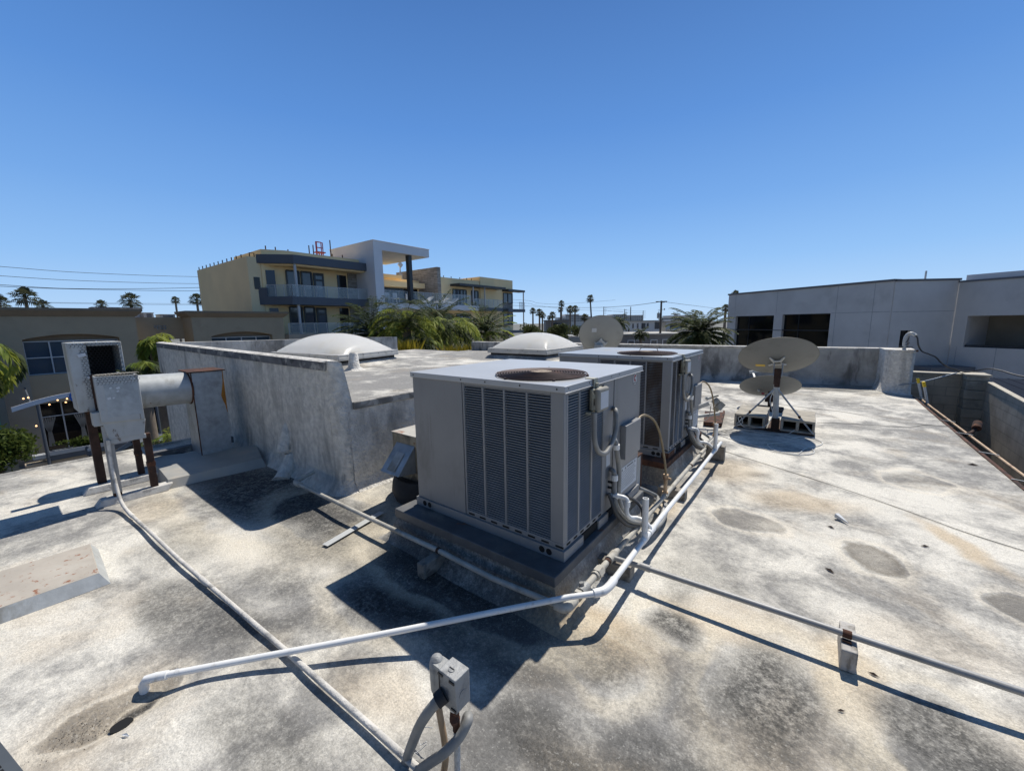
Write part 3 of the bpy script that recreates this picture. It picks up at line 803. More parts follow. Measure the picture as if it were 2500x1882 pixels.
    build('duct_elbow', q, M['tar'], eb, ang=60)
    r.location = loc; r.rotation_euler = (0, 0, yaw)
    return r
ac_unit((0, 0, 0), 0, False, 'big grey rooftop air conditioner nearest the camera, standing on a grey metal curb')
ac_unit((-.043, 2.245, -.011), -.014, True, 'grey air conditioner with rust brown louvers and rusted base behind the nearer one')
# small rusty cabinet seen past the right end of the near unit
t = thing('metal_cabinet', 'small rust edged grey metal box between the two air conditioners', 'metal box', (-.08, 1.36, 0))
mb = MB(); mb.box(-.13, -.035, 1.285, 1.42, .10, .50); build('cabinet_body', mb, M['galv_dirty'], t, bev=.004)
mb = MB(); mb.box(-.14, -.028, 1.275, 1.43, .50, .512); mb.box(-.05, -.03, 1.405, 1.428, .08, .5); build('rust_trim', mb, M['rust'], t)
# ------------------------------------------------------------------ pipes on the roof
t = thing('drain_pipe', 'long white plastic drain pipe bending across the roof with two open upright stubs', 'pipe', (.315, -.10, .25))
mb = MB()
mb.tube([(.290, 3.27, .195), (.293, 2.03, .196), (.281, 1.0, .19), (.298, .02, .197)], .0178, 12)
mb.tube([(.272, -.092, .194), (.148, -.202, .181), (-.457, -.822, .104), (-.709, -1.085, .078), (-.94, -1.335, .060), (-1.215, -1.652, .048)], .0155, 12)
build('pipe', mb, M['pvc'], t)
def fitting(pts, r0=.029):
    q = MB(); q.tube(pts, r0, 14, smooth=5); build('elbow', q, M['pvc'], t)
fitting([(.298, .06, .197), (.299, .0, .197), (.288, -.06, .195), (.252, -.107, .192)], .0235)
q = MB(); q.tube([(-1.19, -1.625, .049), (-1.222, -1.66, .047), (-1.248, -1.69, .04), (-1.256, -1.70, .02), (-1.257, -1.702, -.03)], [.0195, .02, .0205, .02, .019], 14); build('elbow', q, M['pvc'], t)
for y, x, top in ((.60, .285, .484), (2.92, .288, .50)):
    q = MB(); q.lathe([(.0205, .02), (.0205, top - .193), (.016, top - .193), (.016, .12), (.001, .12)], (x, y, .193), (0, 0, 1), 16); build('open_stub', q, M['pvc'], t)
    q = MB(); q.cyl((x, y - .055, .193), (x, y + .055, .193), .0245, seg=14); q.cyl((x, y, .193), (x, y, .245), .024, seg=14); build('tee', q, M['pvc'], t)
q = MB(); q.cyl((.284, .69, .192), (.284, .78, .192), .0245, seg=14); build('tee', q, M['pvc'], t)

t = thing('gas_pipe', 'grey painted gas pipe running along the near air conditioner and round its front corner', 'pipe', (.145, -.2, .12))
gz = .122; gx = .148
mb = MB(); mb.tube([(.14, 3.75, gz), (gx, 1.6, gz), (gx, .0, gz), (gx, -.17, gz)], .0195, 12)
mb.tube([(.11, -.222, gz), (-.35, -.245, gz - .01), (-.85, -.245, gz), (-1.65, -.25, .115), (-2.93, -.24, .10)], .0175, 12)
build('pipe', mb, M['gaspipe'], t)
def gf(pts, rr_, nm='fitting', m='gaspipe', seg=12):
    q = MB(); q.tube(pts, rr_, seg, smooth=4 if len(pts) > 2 else 0); build(nm, q, M[m], t)
gf([(gx, -.13, gz), (gx, -.19, gz), (.13, -.222, gz), (.085, -.226, gz)], .028, 'elbow')
gf([(-2.86, -.24, .10), (-2.95, -.238, .10), (-2.985, -.21, .105), (-2.985, -.13, .13)], .028, 'elbow')
gf([(-2.985, -.15, .12), (-2.97, -.04, .15)], .019, 'wall_stub')
gf([(gx, .145, gz), (gx, .20, gz)], .036, 'union', 'gaspipe', 6)
gf([(gx, .125, gz), (gx, .22, gz)], .029, 'union')
gf([(gx, .33, gz), (gx, .43, gz)], .027, 'tee')
gf([(gx, -.06, gz), (gx, .015, gz)], .030, 'valve', 'castbox')
gf([(gx, -.03, gz), (gx - .01, -.03, gz + .045)], .014, 'valve', 'castbox', 8)
gf([(gx, -.10, gz), (gx, -.075, gz)], .033, 'union', 'gaspipe', 6)
gf([(gx, .298, gz), (gx, .322, gz)], .0225, 'clamp', 'rust')
gf([(gx, .82, gz), (gx, .86, gz)], .022, 'tape', 'ink')
gf([(-.85, -.245, gz), (-.83, -.245, gz)], .021, 'clamp', 'rust')
gf([(gx, 2.42, gz), (gx, 2.45, gz)], .022, 'clamp', 'rust')
for yy in (1.545, 1.02, 3.2): gf([(gx, yy - .04, gz), (gx, yy + .04, gz)], .026, 'tee')
# electrical conduit bundle from the unit lying beside the gas pipe
t = thing('flexible_cable_bundle', 'grey flexible conduits lying beside the gas pipe between the two air conditioners', 'conduit', (.18, 1.2, .05))
for dx, m in ((.06, 'flex'), (.03, 'conduit')):
    q = MB(); q.tube([(.165 + dx * .5, .88, .13), (.17 + dx, 1.0, .07), (.17 + dx, 1.25, .05), (.15 + dx * .4, 1.48, .07), (.10 - dx, 1.6, .03)], .0155, 10, smooth=5); build('conduit', q, M[m], t)

def wood_block(c, L, ax, label, w=.09, h=.10):
    o = MB(); d = V((1, 0, 0)) if ax == 'x' else V((0, 1, 0)); s = V((0, 1, 0)) if ax == 'x' else V((1, 0, 0))
    o.obox(V(c) + V((0, 0, h / 2 - .008)), d * L / 2, s * w / 2, V((0, 0, h / 2)))
    return tag(build('wood_block', o, M['wood'], loc=c, bev=.006), label, 'wood block', 'timber blocks under the pipes')
wood_block((.142, .40, 0), .28, 'x', 'weathered timber block under the gas pipe at the near unit\'s front corner')
wood_block((.135, 1.815, 0), .25, 'x', 'weathered timber block under the pipes between the two units')
wood_block((-.855, -.26, 0), .27, 'y', 'dark timber block in shade under the pipe before the near unit', .07)
wood_block((.25, 3.2, 0), .20, 'x', 'dark timber block under the far end of the white pipe', .08, .18)

t = thing('grey_conduit', 'thin straight grey conduit crossing the right foreground on one timber block', 'conduit', (1.3, .43, .12))
cz = .128
mb = MB(); mb.tube([(gx + .02, .375, gz), (.42, .385, cz), (1.34, .43, cz), (2.02, .458, cz + .003), (3.2, .51, cz)], .0165, 12); build('pipe', mb, M['conduit'], t)
mb = MB(); mb.cyl((.335, .384, cz), (.40, .386, cz), .0215, seg=12); build('coupling', mb, M['conduit'], t)
mb = MB(); mb.cyl((1.325, .4295, cz), (1.360, .4305, cz), .0195, seg=12); mb.box(1.325, 1.36, .395, .412, .092, .112); mb.box(1.325, 1.36, .45, .47, .092, .112); build('clamp', mb, M['rust'], t)
mb = MB(); mb.obox((1.352, .462, .045), (.0, .118, 0), (.031, .003, 0), (0, 0, .055))
tag(build('wood_block', mb, M['wood_pale'], loc=(1.352, .462, 0), bev=.006), 'pale weathered timber block carrying the thin conduit in the right foreground', 'wood block', 'timber blocks under the pipes')

t = thing('coated_conduit', 'long whitewashed conduit lying on the roof from the fan stand to the foreground', 'conduit', (-2, -1.28, .03))
mb = MB(); mb.tube([(-4.10, -1.375, .63), (-4.115, -1.378, .42), (-4.08, -1.378, .22), (-3.98, -1.378, .09), (-3.83, -1.374, .035), (-3.6, -1.366, .026)], .0145, 10, smooth=5)
mb.tube([(-3.62, -1.367, .026), (-3.0, -1.337, .028), (-2.4, -1.31, .024), (-1.6, -1.262, .028), (-.909, -1.218, .026), (.02, -1.168, .022), (.5, -1.14, .02)], .0135, 10)
build('pipe', mb, M['coated'], t)
mb = MB()
for x, y in ((-3.60, -1.366), (-1.95, -1.283)): mb.cyl((x - .05, y - .003, .026), (x + .05, y + .003, .024), .0165, seg=12)
build('coupling', mb, M['coated'], t)

# ------------------------------------------------------------------ junction box in the foreground
t = thing('junction_box', 'grey cast junction box on two pipes with looping flexible conduit in the foreground', 'electrical box', (.17, -1.09, 0))
mb = MB(); mb.box(.138, .222, -1.115, -1.045, .318, .450); bx = build('box_body', mb, M['castbox'], t, bev=.003)
mb = MB(); mb.cyl((.176, -1.085, .4495), (.176, -1.085, .4525), .0135, seg=20); mb.mat(1); mb.box(.165, .187, -1.0865, -1.0835, .4525, .4545); build('knockout_plug', mb, [M['castbox'], M['screw']], bx)
mb = MB(); mb.cyl((.2215, -1.082, .375), (.2235, -1.082, .375), .016, seg=18); build('knockout_plug', mb, M['castbox'], bx)
mb = MB()
for x, z in ((.148, .437), (.205, .437), (.148, .334), (.21, .331)): mb.box(x - .012, x + .012, -1.1185, -1.115, z - .004, z + .004)
mb.box(.1395, .1425, -1.1175, -1.115, .325, .445)
build('mounting_slot', mb, M['screw'], bx)
mb = MB(); mb.cyl((.165, -1.115, .366), (.152, -1.14, .352), .027, seg=14); build('hub', mb, M['tar'], bx)
mb = MB(); mb.tube([(.055, -1.048, .245), (.055, -1.048, .27), (.055, -1.05, .38), (.056, -1.052, .40), (.062, -1.055, .408)], [.02, .030, .030, .022, .006], 14)
mb.box(.06, .138, -1.075, -1.025, .27, .395)
build('conduit_body', mb, M['castbox'], t, bev=.003)
mb = MB()
def jtube(pts, r, m, nm, rib=0):
    q = MB(); P = catmull([V(p) for p in pts], 14)
    rs = [r * (1 + (rib if k % 2 else -rib)) for k in range(len(P))]
    q.tube(P, rs, 14); build(nm, q, m, t, ang=70)
jtube([(.156, -1.132, .356), (.14, -1.15, .330), (.118, -1.165, .292), (.085, -1.172, .228), (.042, -1.172, .133), (-.005, -1.165, .03), (-.03, -1.16, -.03)], .0185, M['flex'], 'flexible_conduit', .02)
jtube([(.170, -1.03, .16), (.19, -1.035, .215), (.213, -1.05, .243), (.222, -1.068, .240), (.211, -1.10, .202), (.175, -1.14, .153), (.114, -1.16, .083), (.064, -1.17, .02), (.04, -1.18, -.03)], .0175, M['flex'], 'flexible_conduit', .02)
mb = MB(); mb.tube([(.076, -1.075, .27), (.098, -1.085, .21), (.118, -1.088, .13), (.126, -1.09, .05), (.118, -1.10, -.03)], .0125, 12, smooth=4); build('pipe', mb, M['copper'], t)
mb = MB(); mb.tube([(.180, -1.082, .32), (.183, -1.083, .25), (.186, -1.085, .157), (.181, -1.085, .0)], .0115, 12); mb.cyl((.180, -1.082, .29), (.180, -1.082, .32), .02, seg=12); build('pipe', mb, M['coated'], t)
mb = MB(); mb.tube([(.172, -1.085, .275), (.185, -1.09, .255), (.178, -1.085, .225)], [.012, .02, .012], 10); mb.cyl((.182, -1.083, .32), (.184, -1.083, .2), .0135, seg=10); build('rusted_collar', mb, M['rust'], t)
# loose white wire next to it
mb = MB(); mb.tube([(.02, -1.06, .075), (-.02, -1.075, .06), (-.03, -1.09, .03), (-.01, -1.10, .012), (.015, -1.09, .035)], .0016, 6, smooth=5)
mb.tube([(.03, -1.10, .045), (.0, -1.125, .01), (-.03, -1.16, .004)], .0016, 6, smooth=4)
tag(build('loose_wire', mb, M['cable'], loc=(0, -1.09, .0)), 'thin curled white wire beside the foreground junction box', 'wire')

# ------------------------------------------------------------------ metal hatch, strap and corner plate
t = thing('roof_hatch', 'flat rust speckled metal curb cover lying low at the left edge', 'hatch', (-2.9, -2.1, 0))
M['hatchtop'] = pm('rust speckled tan metal', (.43, .385, .32), .6, 0, .12, 4, .05, 40, (.50, .46, .39), 3, .5, .7, c3=(.27, .11, .05), c3sc=24, c3lo=.58, c3hi=.66)
mb = MB(); mb.prism([(-3.10, -1.668, .052), (-2.53, -1.69, .052), (-2.53, -2.9, .052), (-3.10, -2.9, .052)], (0, 0, .022)); build('cover', mb, M['hatchtop'], t, bev=.004)
mb = MB(); mb.add([(-2.53, -1.69, .070), (-2.53, -2.9, .070), (-2.49, -2.9, -.01), (-2.49, -1.65, -.01)], [(0, 1, 2, 3)]); mb.add([(-2.53, -1.69, .070), (-3.10, -1.668, .070), (-3.14, -1.628, -.01), (-2.49, -1.65, -.01)], [(0, 3, 2, 1)])
build('side_flange', mb, M['galv_dirty'], t)
t = thing('metal_strap', 'thin loose strip of bright sheet metal on the shaded roof before the near unit', 'metal strip', (-1.8, -.3, .02))
mb = MB(); mb.obox((-1.785, -.30, .016), (-.05, .285, .004), (.030, .005, 0), (0, 0, .0012)); build('strip', mb, M['mast'], t)
t = thing('metal_plate', 'corner of a slotted grey metal step at the bottom left', 'step plate', (-.68, -2.07, .5))
M['plate'] = pm('dark serrated steel', (.10, .11, .115), .5, .3, .1, 9)
mb = MB(); mb.prism([(-.652, -2.058, .5), (-.475, -2.021, .5), (-.43, -2.12, .5), (-.60, -2.16, .5)], (0, 0, .004)); pl = build('tread', mb, M['plate'], t)
mb = MB()
for k in range(9):
    p = V((-.645, -2.07, .5045)).lerp(V((-.48, -2.036, .5045)), k / 8)
    mb.obox(p + V((.005, -.012, 0)), V((.0055, .0012, 0)), V((-.001, .0045, 0)), V((0, 0, .0008)))
build('slots', mb, M['black'], pl)

# ------------------------------------------------------------------ exhaust fan stand on the left
t = thing('exhaust_fan_unit', 'weathered sheet metal exhaust boxes on four rusty legs with a round duct', 'exhaust unit', (-4.4, -1.2, 0))
# tall box behind with open mouth
mb = MB(); X0, X1 = -4.62, -4.25; Y0, Y1 = -1.512, -1.155; Z0, Z1 = .90, 1.54
mb.box(X0, X1, Y0, -1.392, Z0, Z1); mb.box(X0, X1, -1.392, Y1, 1.505, Z1); mb.box(X0, X1, -1.178, Y1, 1.25, 1.505); mb.box(X0, X1, -1.392, Y1, Z0, 1.22)
mb.box(X0, X0 + .02, -1.392, -1.178, 1.22, 1.505)
tb = build('intake_box', mb, M['offwhite'], t, bev=.004)
mb = MB(); mb.box(X0 + .021, X0 + .03, -1.391, -1.179, 1.221, 1.504); build('dark_opening', mb, M['black'], tb)
mb = MB()
def hexmesh(q, o, eu, ev, nu, nv, r=.013, th=.0012):
    eu, ev, o = V(eu), V(ev), V(o)
    for j in range(nv):
        for i in range(nu):
            cx = (i + .5 * (j % 2)) * r * 1.9; cy = j * r * 1.65
            P = [o + eu * (cx + r * 1.08 * math.sin(k * math.pi / 3)) + ev * (cy + r * 1.08 * math.cos(k * math.pi / 3)) for k in range(4)]
            for k in range(3): q.tube([P[k], P[k + 1]], th, 4, caps=False)
hexmesh(mb, (X1 + .006, -1.445, 1.03), (0, 1, 0), (0, 0, 1), 3, 22)
hexmesh(mb, (X1 + .006, -1.39, 1.24), (0, 1, 0), (0, 0, 1), 9, 13)
hexmesh(mb, (X1 + .006, -1.50, 1.508), (0, 1, 0), (0, 0, 1), 13, 2)
build('wire_mesh', mb, M['screw'], tb)
mb = MB(); mb.obox((X1 + .012, -1.43, 1.425), (0, .025, .008), (.001, 0, 0), (0, -.004, .014)); build('torn_paper', mb, M['paper'], tb); mb = MB(); mb.obox((X1 + .012, -1.40, 1.22), (0, .02, .006), (.001, 0, 0), (0, -.004, .01)); build('torn_paper', mb, M['paper'], tb)
# front box: tapering below
mb = MB(); ys = (-1.390, -1.090); 
mb.prism([(-4.245, ys[0], .80), (-4.245, ys[1], .78), (-4.245, ys[1], 1.222), (-4.245, ys[0], 1.232)], (.155, -.008, 0))
mb.prism([(-4.245, ys[0], .80), (-4.245, ys[1], .78), (-4.245, -1.115, .625), (-4.245, -1.365, .628)], (.13, 0, 0))
fb = build('front_box', mb, M['offwhite'], t, bev=.004)
mb = MB(); hexmesh(mb, (-4.0865, -1.385, 1.165), (0, 1, 0), (0, 0, 1), 12, 4); hexmesh(mb, (-4.24, -1.385, 1.24), (0, 1, 0), (1, 0, .02), 12, 8)
build('wire_mesh', mb, M['screw'], fb)
mb = MB(); mb.box(-4.24, -4.10, -1.38, -1.11, 1.2325, 1.2345); build('dark_opening', mb, M['black'], fb)
mb = MB(); mb.box(-4.0895, -4.0885, -1.345, -1.115, .84, 1.15); build('patch_panel', mb, M['galv'], fb)
mb = MB()
for y, z, s in ((-1.30, 1.115, .008), (-1.25, 1.11, .012), (-1.255, 1.08, .008), (-1.32, 1.02, .012), (-1.29, 1.02, .007), (-1.135, 1.185, .012)):
    mb = MB(); mb.obox((-4.088, y, z), (0, s, .003), (.0006, 0, 0), (0, -.002, s * .8)); build('torn_paper', mb, M['paper'], fb)
mb = MB(); mb.box(-4.44, -4.235, -1.405, -1.365, .82, 1.24); build('rusty_frame', mb, M['rust_dark'], t)
mb = MB(); mb.box(-4.27, -4.12, -1.37, -1.105, .585, .627); build('bottom_rail', mb, M['offwhite'], t, bev=.003)
mb = MB(); mb.box(-4.25, -4.12, -1.445, -1.385, .77, .90); build('small_box', mb, M['offwhite'], t, bev=.004)
for (x, y, z1, rr_) in ((-4.19, -1.365, .80, .03), (-4.19, -1.092, .62, .028), (-4.78, -1.40, .92, .034), (-4.78, -1.09, .90, .028)):
    q = MB(); q.box(x - rr_, x + rr_, y - rr_, y + rr_, .055, z1); lg = build('leg', q, M['rust_dark'], t, bev=.004)
    if y > -1.2:
        q = MB(); q.box(x - rr_ - .004, x + rr_ + .004, y - rr_ - .004, y + rr_ + .004, .28, .32); build('leg_clamp', q, M['rust'], lg)
q = MB(); q.box(-4.16, -4.135, -1.40, -1.335, .1, .76); build('angle_iron', q, M['conduit'], t)
# round duct to riser
mb = MB(); mb.cyl((-4.93, -1.13, .96), (-4.93, -.525, .94), .188, seg=36); dc = build('round_duct', mb, M['galv_dirty'], t, ang=60)
mb = MB(); mb.ring((-4.93, -.535, .94), (0, 1, 0), .19, .012, 32, 6); build('duct_seal', mb, M['rust'], dc)
mb = MB(); mb.prism([(-5.2, -.52, .10), (-4.75, -.535, .10), (-4.75, -.215, .10), (-5.2, -.20, .10)], (0, 0, 1.03)); rs = build('duct_riser', mb, M['galv'], t, bev=.004)
mb = MB(); mb.prism([(-5.22, -.545, 1.131), (-4.73, -.56, 1.131), (-4.73, -.19, 1.131), (-5.22, -.18, 1.131)], (0, 0, .012)); build('riser_cap', mb, M['rust'], rs)
mb = MB()
mb.box(-4.752, -4.744, -.540, -.530, .12, 1.13); build('rust_seam', mb, M['rust'], rs)
mb = MB(); pr = [(1.13, -.222), (1.0, -.228), (.9, -.245), (.82, -.262), (.76, -.25), (.70, -.232), (.60, -.22)]
mb.poly([(-4.7475, y, z) for z, y in pr] + [(-4.7475, -.2145, .60), (-4.7475, -.2145, 1.13)])
M['orange'] = pm('orange rust', (.36, .15, .02), .9, 0, .25, 8)
build('rust_patch', mb, M['orange'], rs)
for (x, lab, y0, y1) in ((-4.20, 'long pale timber sleeper under the front legs of the exhaust stand', -1.53, -1.0), (-4.72, 'long pale timber sleeper under the rear legs of the exhaust stand', -1.56, -1.0)):
    q = MB(); q.prism([(x - .07, y0, -.01), (x + .07, y0, -.01), (x + .055, y0 + .05, .058), (x - .055, y0 + .05, .058)], (0, y1 - y0, 0))
    tag(build('timber_sleeper', q, M['coated'], loc=(x, (y0 + y1) / 2, 0), bev=.008), lab, 'timber sleeper', 'sleepers under the exhaust stand')
M['sheet'] = pm('grey sheet metal flashing', (.33, .325, .30), .65, .1, .12, 3, .1, 30, (.42, .38, .32), 3, .52, .7)
mb = MB(); A, B_, C_, D_ = (-4.17, -1.01), (-4.03, -.12), (-4.62, .02), (-5.25, -.93)
mb.prism([(A[0] - .03, A[1] + .03, .07), (B_[0] - .06, B_[1], .085), (C_[0], C_[1], .12), (D_[0], D_[1], .10)], (0, 0, .012))
t2 = thing('flashing_platform', 'low folded sheet metal platform around the base of the square duct riser', 'platform', (-4.6, -.5, 0))
build('top_sheet', mb, M['sheet'], t2, bev=.003)
mb = MB(); mb.add([(A[0] - .03, A[1] + .03, .08), (B_[0] - .06, B_[1], .095), (B_[0], B_[1] + .02, -.02), (A[0], A[1], -.02)], [(0, 3, 2, 1)])
mb.add([(A[0] - .03, A[1] + .03, .08), (A[0], A[1], -.02), (D_[0], D_[1] - .03, -.02), (D_[0], D_[1], .11)], [(0, 3, 2, 1)])
build('skirt', mb, M['sheet'], t2)
mb = MB(); mb.prism([(-5.3, -.93, .08), (-5.3, -.05, .08), (-5.22, -.05, .08), (-5.2, -.93, .08)], (0, 0, .08)); build('back_upstand', mb, M['coping'], t2)

# ------------------------------------------------------------------ skylights and vent on raised roof
def skylight(name, corners, z0, zc, h, label):
    c = [V((x, y, 0)) for x, y in corners]; ctr = sum(c, V()) / 4
    t = thing(name, label, 'skylight', (ctr.x, ctr.y, z0), 'white domed skylights')
    ex = (c[1] - c[0]); ey = (c[3] - c[0])
    mb = MB(); mb.prism([ctr + (p - ctr) * .94 + V((0, 0, z0 - .1)) for p in c], (0, 0, zc - z0 - .0)); mb.mat(1); mb.poly([ctr + (p - ctr) * .9 + V((0, 0, zc - .095)) for p in c]); build('curb', mb, [M['tar'], M['trim']], t)  # white sheet inside the curb is added to bounce light into the dome
    mb = MB()
    for i in range(4):
        a, b = c[i], c[(i + 1) % 4]; d = (b - a).normalized(); nrm = V((d.y, -d.x, 0))
        mb.prism([a + V((0, 0, zc - .09)), b + V((0, 0, zc - .09)), ctr + (b - ctr) * .93 + V((0, 0, zc - .09)), ctr + (a - ctr) * .93 + V((0, 0, zc - .09))], (0, 0, .09))
        mb.prism([a + nrm * .012 + V((0, 0, zc - .10)), b + nrm * .012 + V((0, 0, zc - .10)), b + V((0, 0, zc - .10)), a + V((0, 0, zc - .10))], (0, 0, .05))
    fr = build('frame', mb, M['alu'], t, bev=.003)
    mb = MB()
    for i in range(4):
        a, b = c[i], c[(i + 1) % 4]; d = (b - a).normalized(); nrm = V((d.y, -d.x, 0))
        for k in range(4):
            p = a.lerp(b, .12 + .25 * k) + nrm * .0125 + V((0, 0, zc - .03)); mb.cyl(p, p + nrm * .004, .008, seg=8)
    build('screws', mb, M['screw'], fr)
    mb = MB(); N = 30
    for j in range(N + 1):
        for i in range(N + 1):
            u, v = i / N * 2 - 1, j / N * 2 - 1
            p = c[0] + ex * (.5 + .5 * u * .94) + ey * (.5 + .5 * v * .94)
            zz = h * ((1 - abs(u) ** 2.2) * (1 - abs(v) ** 2.2)) ** .62
            mb.v.append((p.x, p.y, zc + .004 + zz))
    for j in range(N):
        for i in range(N):
            a = j * (N + 1) + i; mb.f.append((a, a + 1, a + N + 2, a + N + 1)); mb.mi.append(0)
    build('dome', mb, M['dome'], t, ang=80)
    # tapered roof coating round the curb
    mb = MB(); lo = [ctr + (p - ctr) * 1.16 + V((0, 0, .885)) for p in c]; hi = [ctr + (p - ctr) * .95 + V((0, 0, z0 + (zc - z0) * .35)) for p in c]
    for i in range(4): mb.add([lo[i], lo[(i + 1) % 4], hi[(i + 1) % 4], hi[i]], [(0, 1, 2, 3)])
    build('curb_flashing', mb, M['roof2'], t)
skylight('domed_skylight', [(-3.142, 4.756), (-3.142, 6.31), (-4.678, 6.31), (-4.678, 4.756)], .90, 1.12, .315, 'white domed skylight directly behind the near air conditioner')
skylight('domed_skylight', [(-5.27, 1.60), (-5.64, 3.08), (-7.86, 2.63), (-7.50, 1.15 + .28)], .93, 1.165, .345, 'longer white domed skylight on the left behind the coping wall')
mb = MB(); mb.lathe([(.001, .30), (.055, .30), (.062, .296), (.068, .28), (.10, .06), (.16, .015), (.4, -.03)], (-5.10, 1.77, .905), (0, 0, 1), 20)
mb.mat(1); mb.disc((-5.10, 1.77, 1.2065), (0, 0, 1), .05, 16)
for k in range(len(mb.v)):
    p = V(mb.v[k]); mb.v[k] = tuple(p + V((1, 1, 0)) * .012 * noise.noise(p * 14))
tag(build('vent_pipe', mb, [M['stucco'], M['black']], loc=(-5.1, 1.77, .9), ang=70), 'short white coated vent pipe standing on the raised roof', 'vent pipe')

# ------------------------------------------------------------------ satellite dishes
def dish_mesh(c, nrm, upv, rx, ry, depth, mb, rim=True):
    n = V(nrm).normalized(); u = V(upv); u = (u - n * u.dot(n)).normalized(); w = n.cross(u); c = V(c)
    NR, NS = 9, 44; base = len(mb.v)
    for off in (0, -.006):
        for i in range(NR + 1):
            rr_ = i / NR
            for k in range(NS):
                a = 2 * math.pi * k / NS
                mb.v.append(tuple(c + w * rx * rr_ * math.cos(a) + u * ry * rr_ * math.sin(a) + n * (depth * rr_ * rr_ - depth + off)))
    for o_ in (0, (NR + 1) * NS):
        for i in range(NR):
            for k in range(NS):
                q = (base + o_ + i * NS + k, base + o_ + i * NS + (k + 1) % NS, base + o_ + (i + 1) * NS + (k + 1) % NS, base + o_ + (i + 1) * NS + k)
                mb.f.append(q if o_ else q[::-1]); mb.mi.append(0)
    rimm = MB()
    pts = [c + w * rx * math.cos(2 * math.pi * k / NS) + u * ry * math.sin(2 * math.pi * k / NS) for k in range(NS + 1)]
    rimm.tube(pts, .007, 6)
    return rimm, n, u, w
# big dish by the concrete blocks
t = thing('satellite_dish', 'large grey satellite dish on a braced pole standing between concrete blocks', 'satellite dish', (.70, 5.08, 0))
dn = V((-.125, .60, .79)); dc_ = V((.655, 5.20, 1.105))
mb = MB(); rim, n_, u_, w_ = dish_mesh(dc_, dn, (-.17, 0, 1) if False else (0, -1, 0.0), .50, .475, .075, mb)
# tilt handled by normal
rfl = build('reflector', mb, M['dish'], t, ang=70); build('rim', rim, M['dishrim'], rfl)
bk = dc_ - n_ * .082
mb = MB()
e1 = V((1, 0, 0)) - n_ * n_.x; e1.normalize(); e2 = n_.cross(e1)
def dp(a, b, h=0): return bk + e1 * a + e2 * b - n_ * h
s_ = 1 if e2.z > 0 else -1
mb.prism([dp(-.05, -.07 * s_, .03), dp(.05, -.07 * s_, .03), dp(.055, .03 * s_, .03), dp(.10, .10 * s_, .0), dp(.085, .115 * s_, .0), dp(.03, .06 * s_, .03), dp(-.03, .06 * s_, .03), dp(-.085, .115 * s_, .0), dp(-.10, .10 * s_, .0), dp(-.055, .03 * s_, .03)], n_ * -.018)
for sx in (-1, 1):
    mb.bar(dp(sx * .05, -.03 * s_, .035), dp(sx * .105, -.10 * s_, .01), .025, .02)
br = build('back_bracket', mb, M['dish_light'], rfl, bev=.003)
mb = MB(); mb.obox(dp(0, .015 * s_, .0495), e1 * .04, e2 * .012, n_ * .002); build('bracket_slot', mb, M['black'], br) if False else build('bracket_slot', mb, M['black'], rfl)
mb = MB(); mb.box(.648, .735, 5.03, 5.14, .79, .93); mb.box(.66, .73, 5.03, 5.12, .66, .80); build('elevation_clamp', mb, M['rust_dark'], t, bev=.006)
mb = MB(); mb.cyl((.69, 5.08, .70), (.69, 5.08, .80), .043, seg=16); build('rusty_collar', mb, M['rust'], t)
mb = MB()
for sx in (-1, 1): mb.bar((.69 + sx * .05, 5.06, .82), (.69 + sx * .055, 5.12, 1.0), .012, .05)
build('side_plate', mb, M['galv'], t)
mb = MB(); mb.cyl((.715, 5.08, .03), (.69, 5.08, .72), .038, seg=18); build('pole', mb, M['galv_dirty'], t)
for a, b in (((.665, 5.06, .62), (.21, 5.0, .03)), ((.715, 5.06, .62), (1.175, 5.0, .03))):
    q = MB(); q.tube([a, b], .0125, 10); bb = build('brace', q, M['galv'], t)
    q = MB(); m_ = V(a).lerp(V(b), .62); q.cyl(m_ - V((0, .02, 0)), m_ + V((0, .02, 0)), .018, seg=8); q.cyl(m_ + V((0, 0, -.03)), m_ + V((0, 0, .01)), .006, seg=6); build('brace_bolt', q, M['rust'], bb)
mb = MB(); mb.box(.62, .80, 4.98, 5.75, .0, .025); mb.box(.665, .765, 5.03, 5.13, .025, .19); mb.box(.24, 1.19, 5.0, 5.06, .0, .022); build('base_frame', mb, M['rust_dark'], t)
# yellow sticker on the back of the reflector
def on_back(a, b):
    ra = (a / .515) ** 2 + (b / .475) ** 2
    return dc_ + e1 * a + e2 * b + n_ * (.075 * ra - .075 - .0085)
mb = MB(); A0 = -.28; B0 = -.17 * s_
mb.add([on_back(A0, B0), on_back(A0 + .125, B0), on_back(A0 + .125, B0 + .065 * s_), on_back(A0, B0 + .065 * s_)], [(0, 1, 2, 3), (3, 2, 1, 0)][:1]); build('yellow_sticker', mb, M['yellow_lbl'], rfl)
mb = MB(); mb.tube([(.66, 5.02, .60), (.63, 5.0, .45), (.68, 4.98, .25), (.60, 4.93, .08), (.46, 4.9, .04), (.34, 4.9, .03), (.27, 4.95, .08), (.24, 4.95, .15), (.28, 4.95, .17), (.30, 4.94, .08), (.22, 4.9, .03)], .0045, 6, smooth=6); build('cable', mb, M['cable'], t)
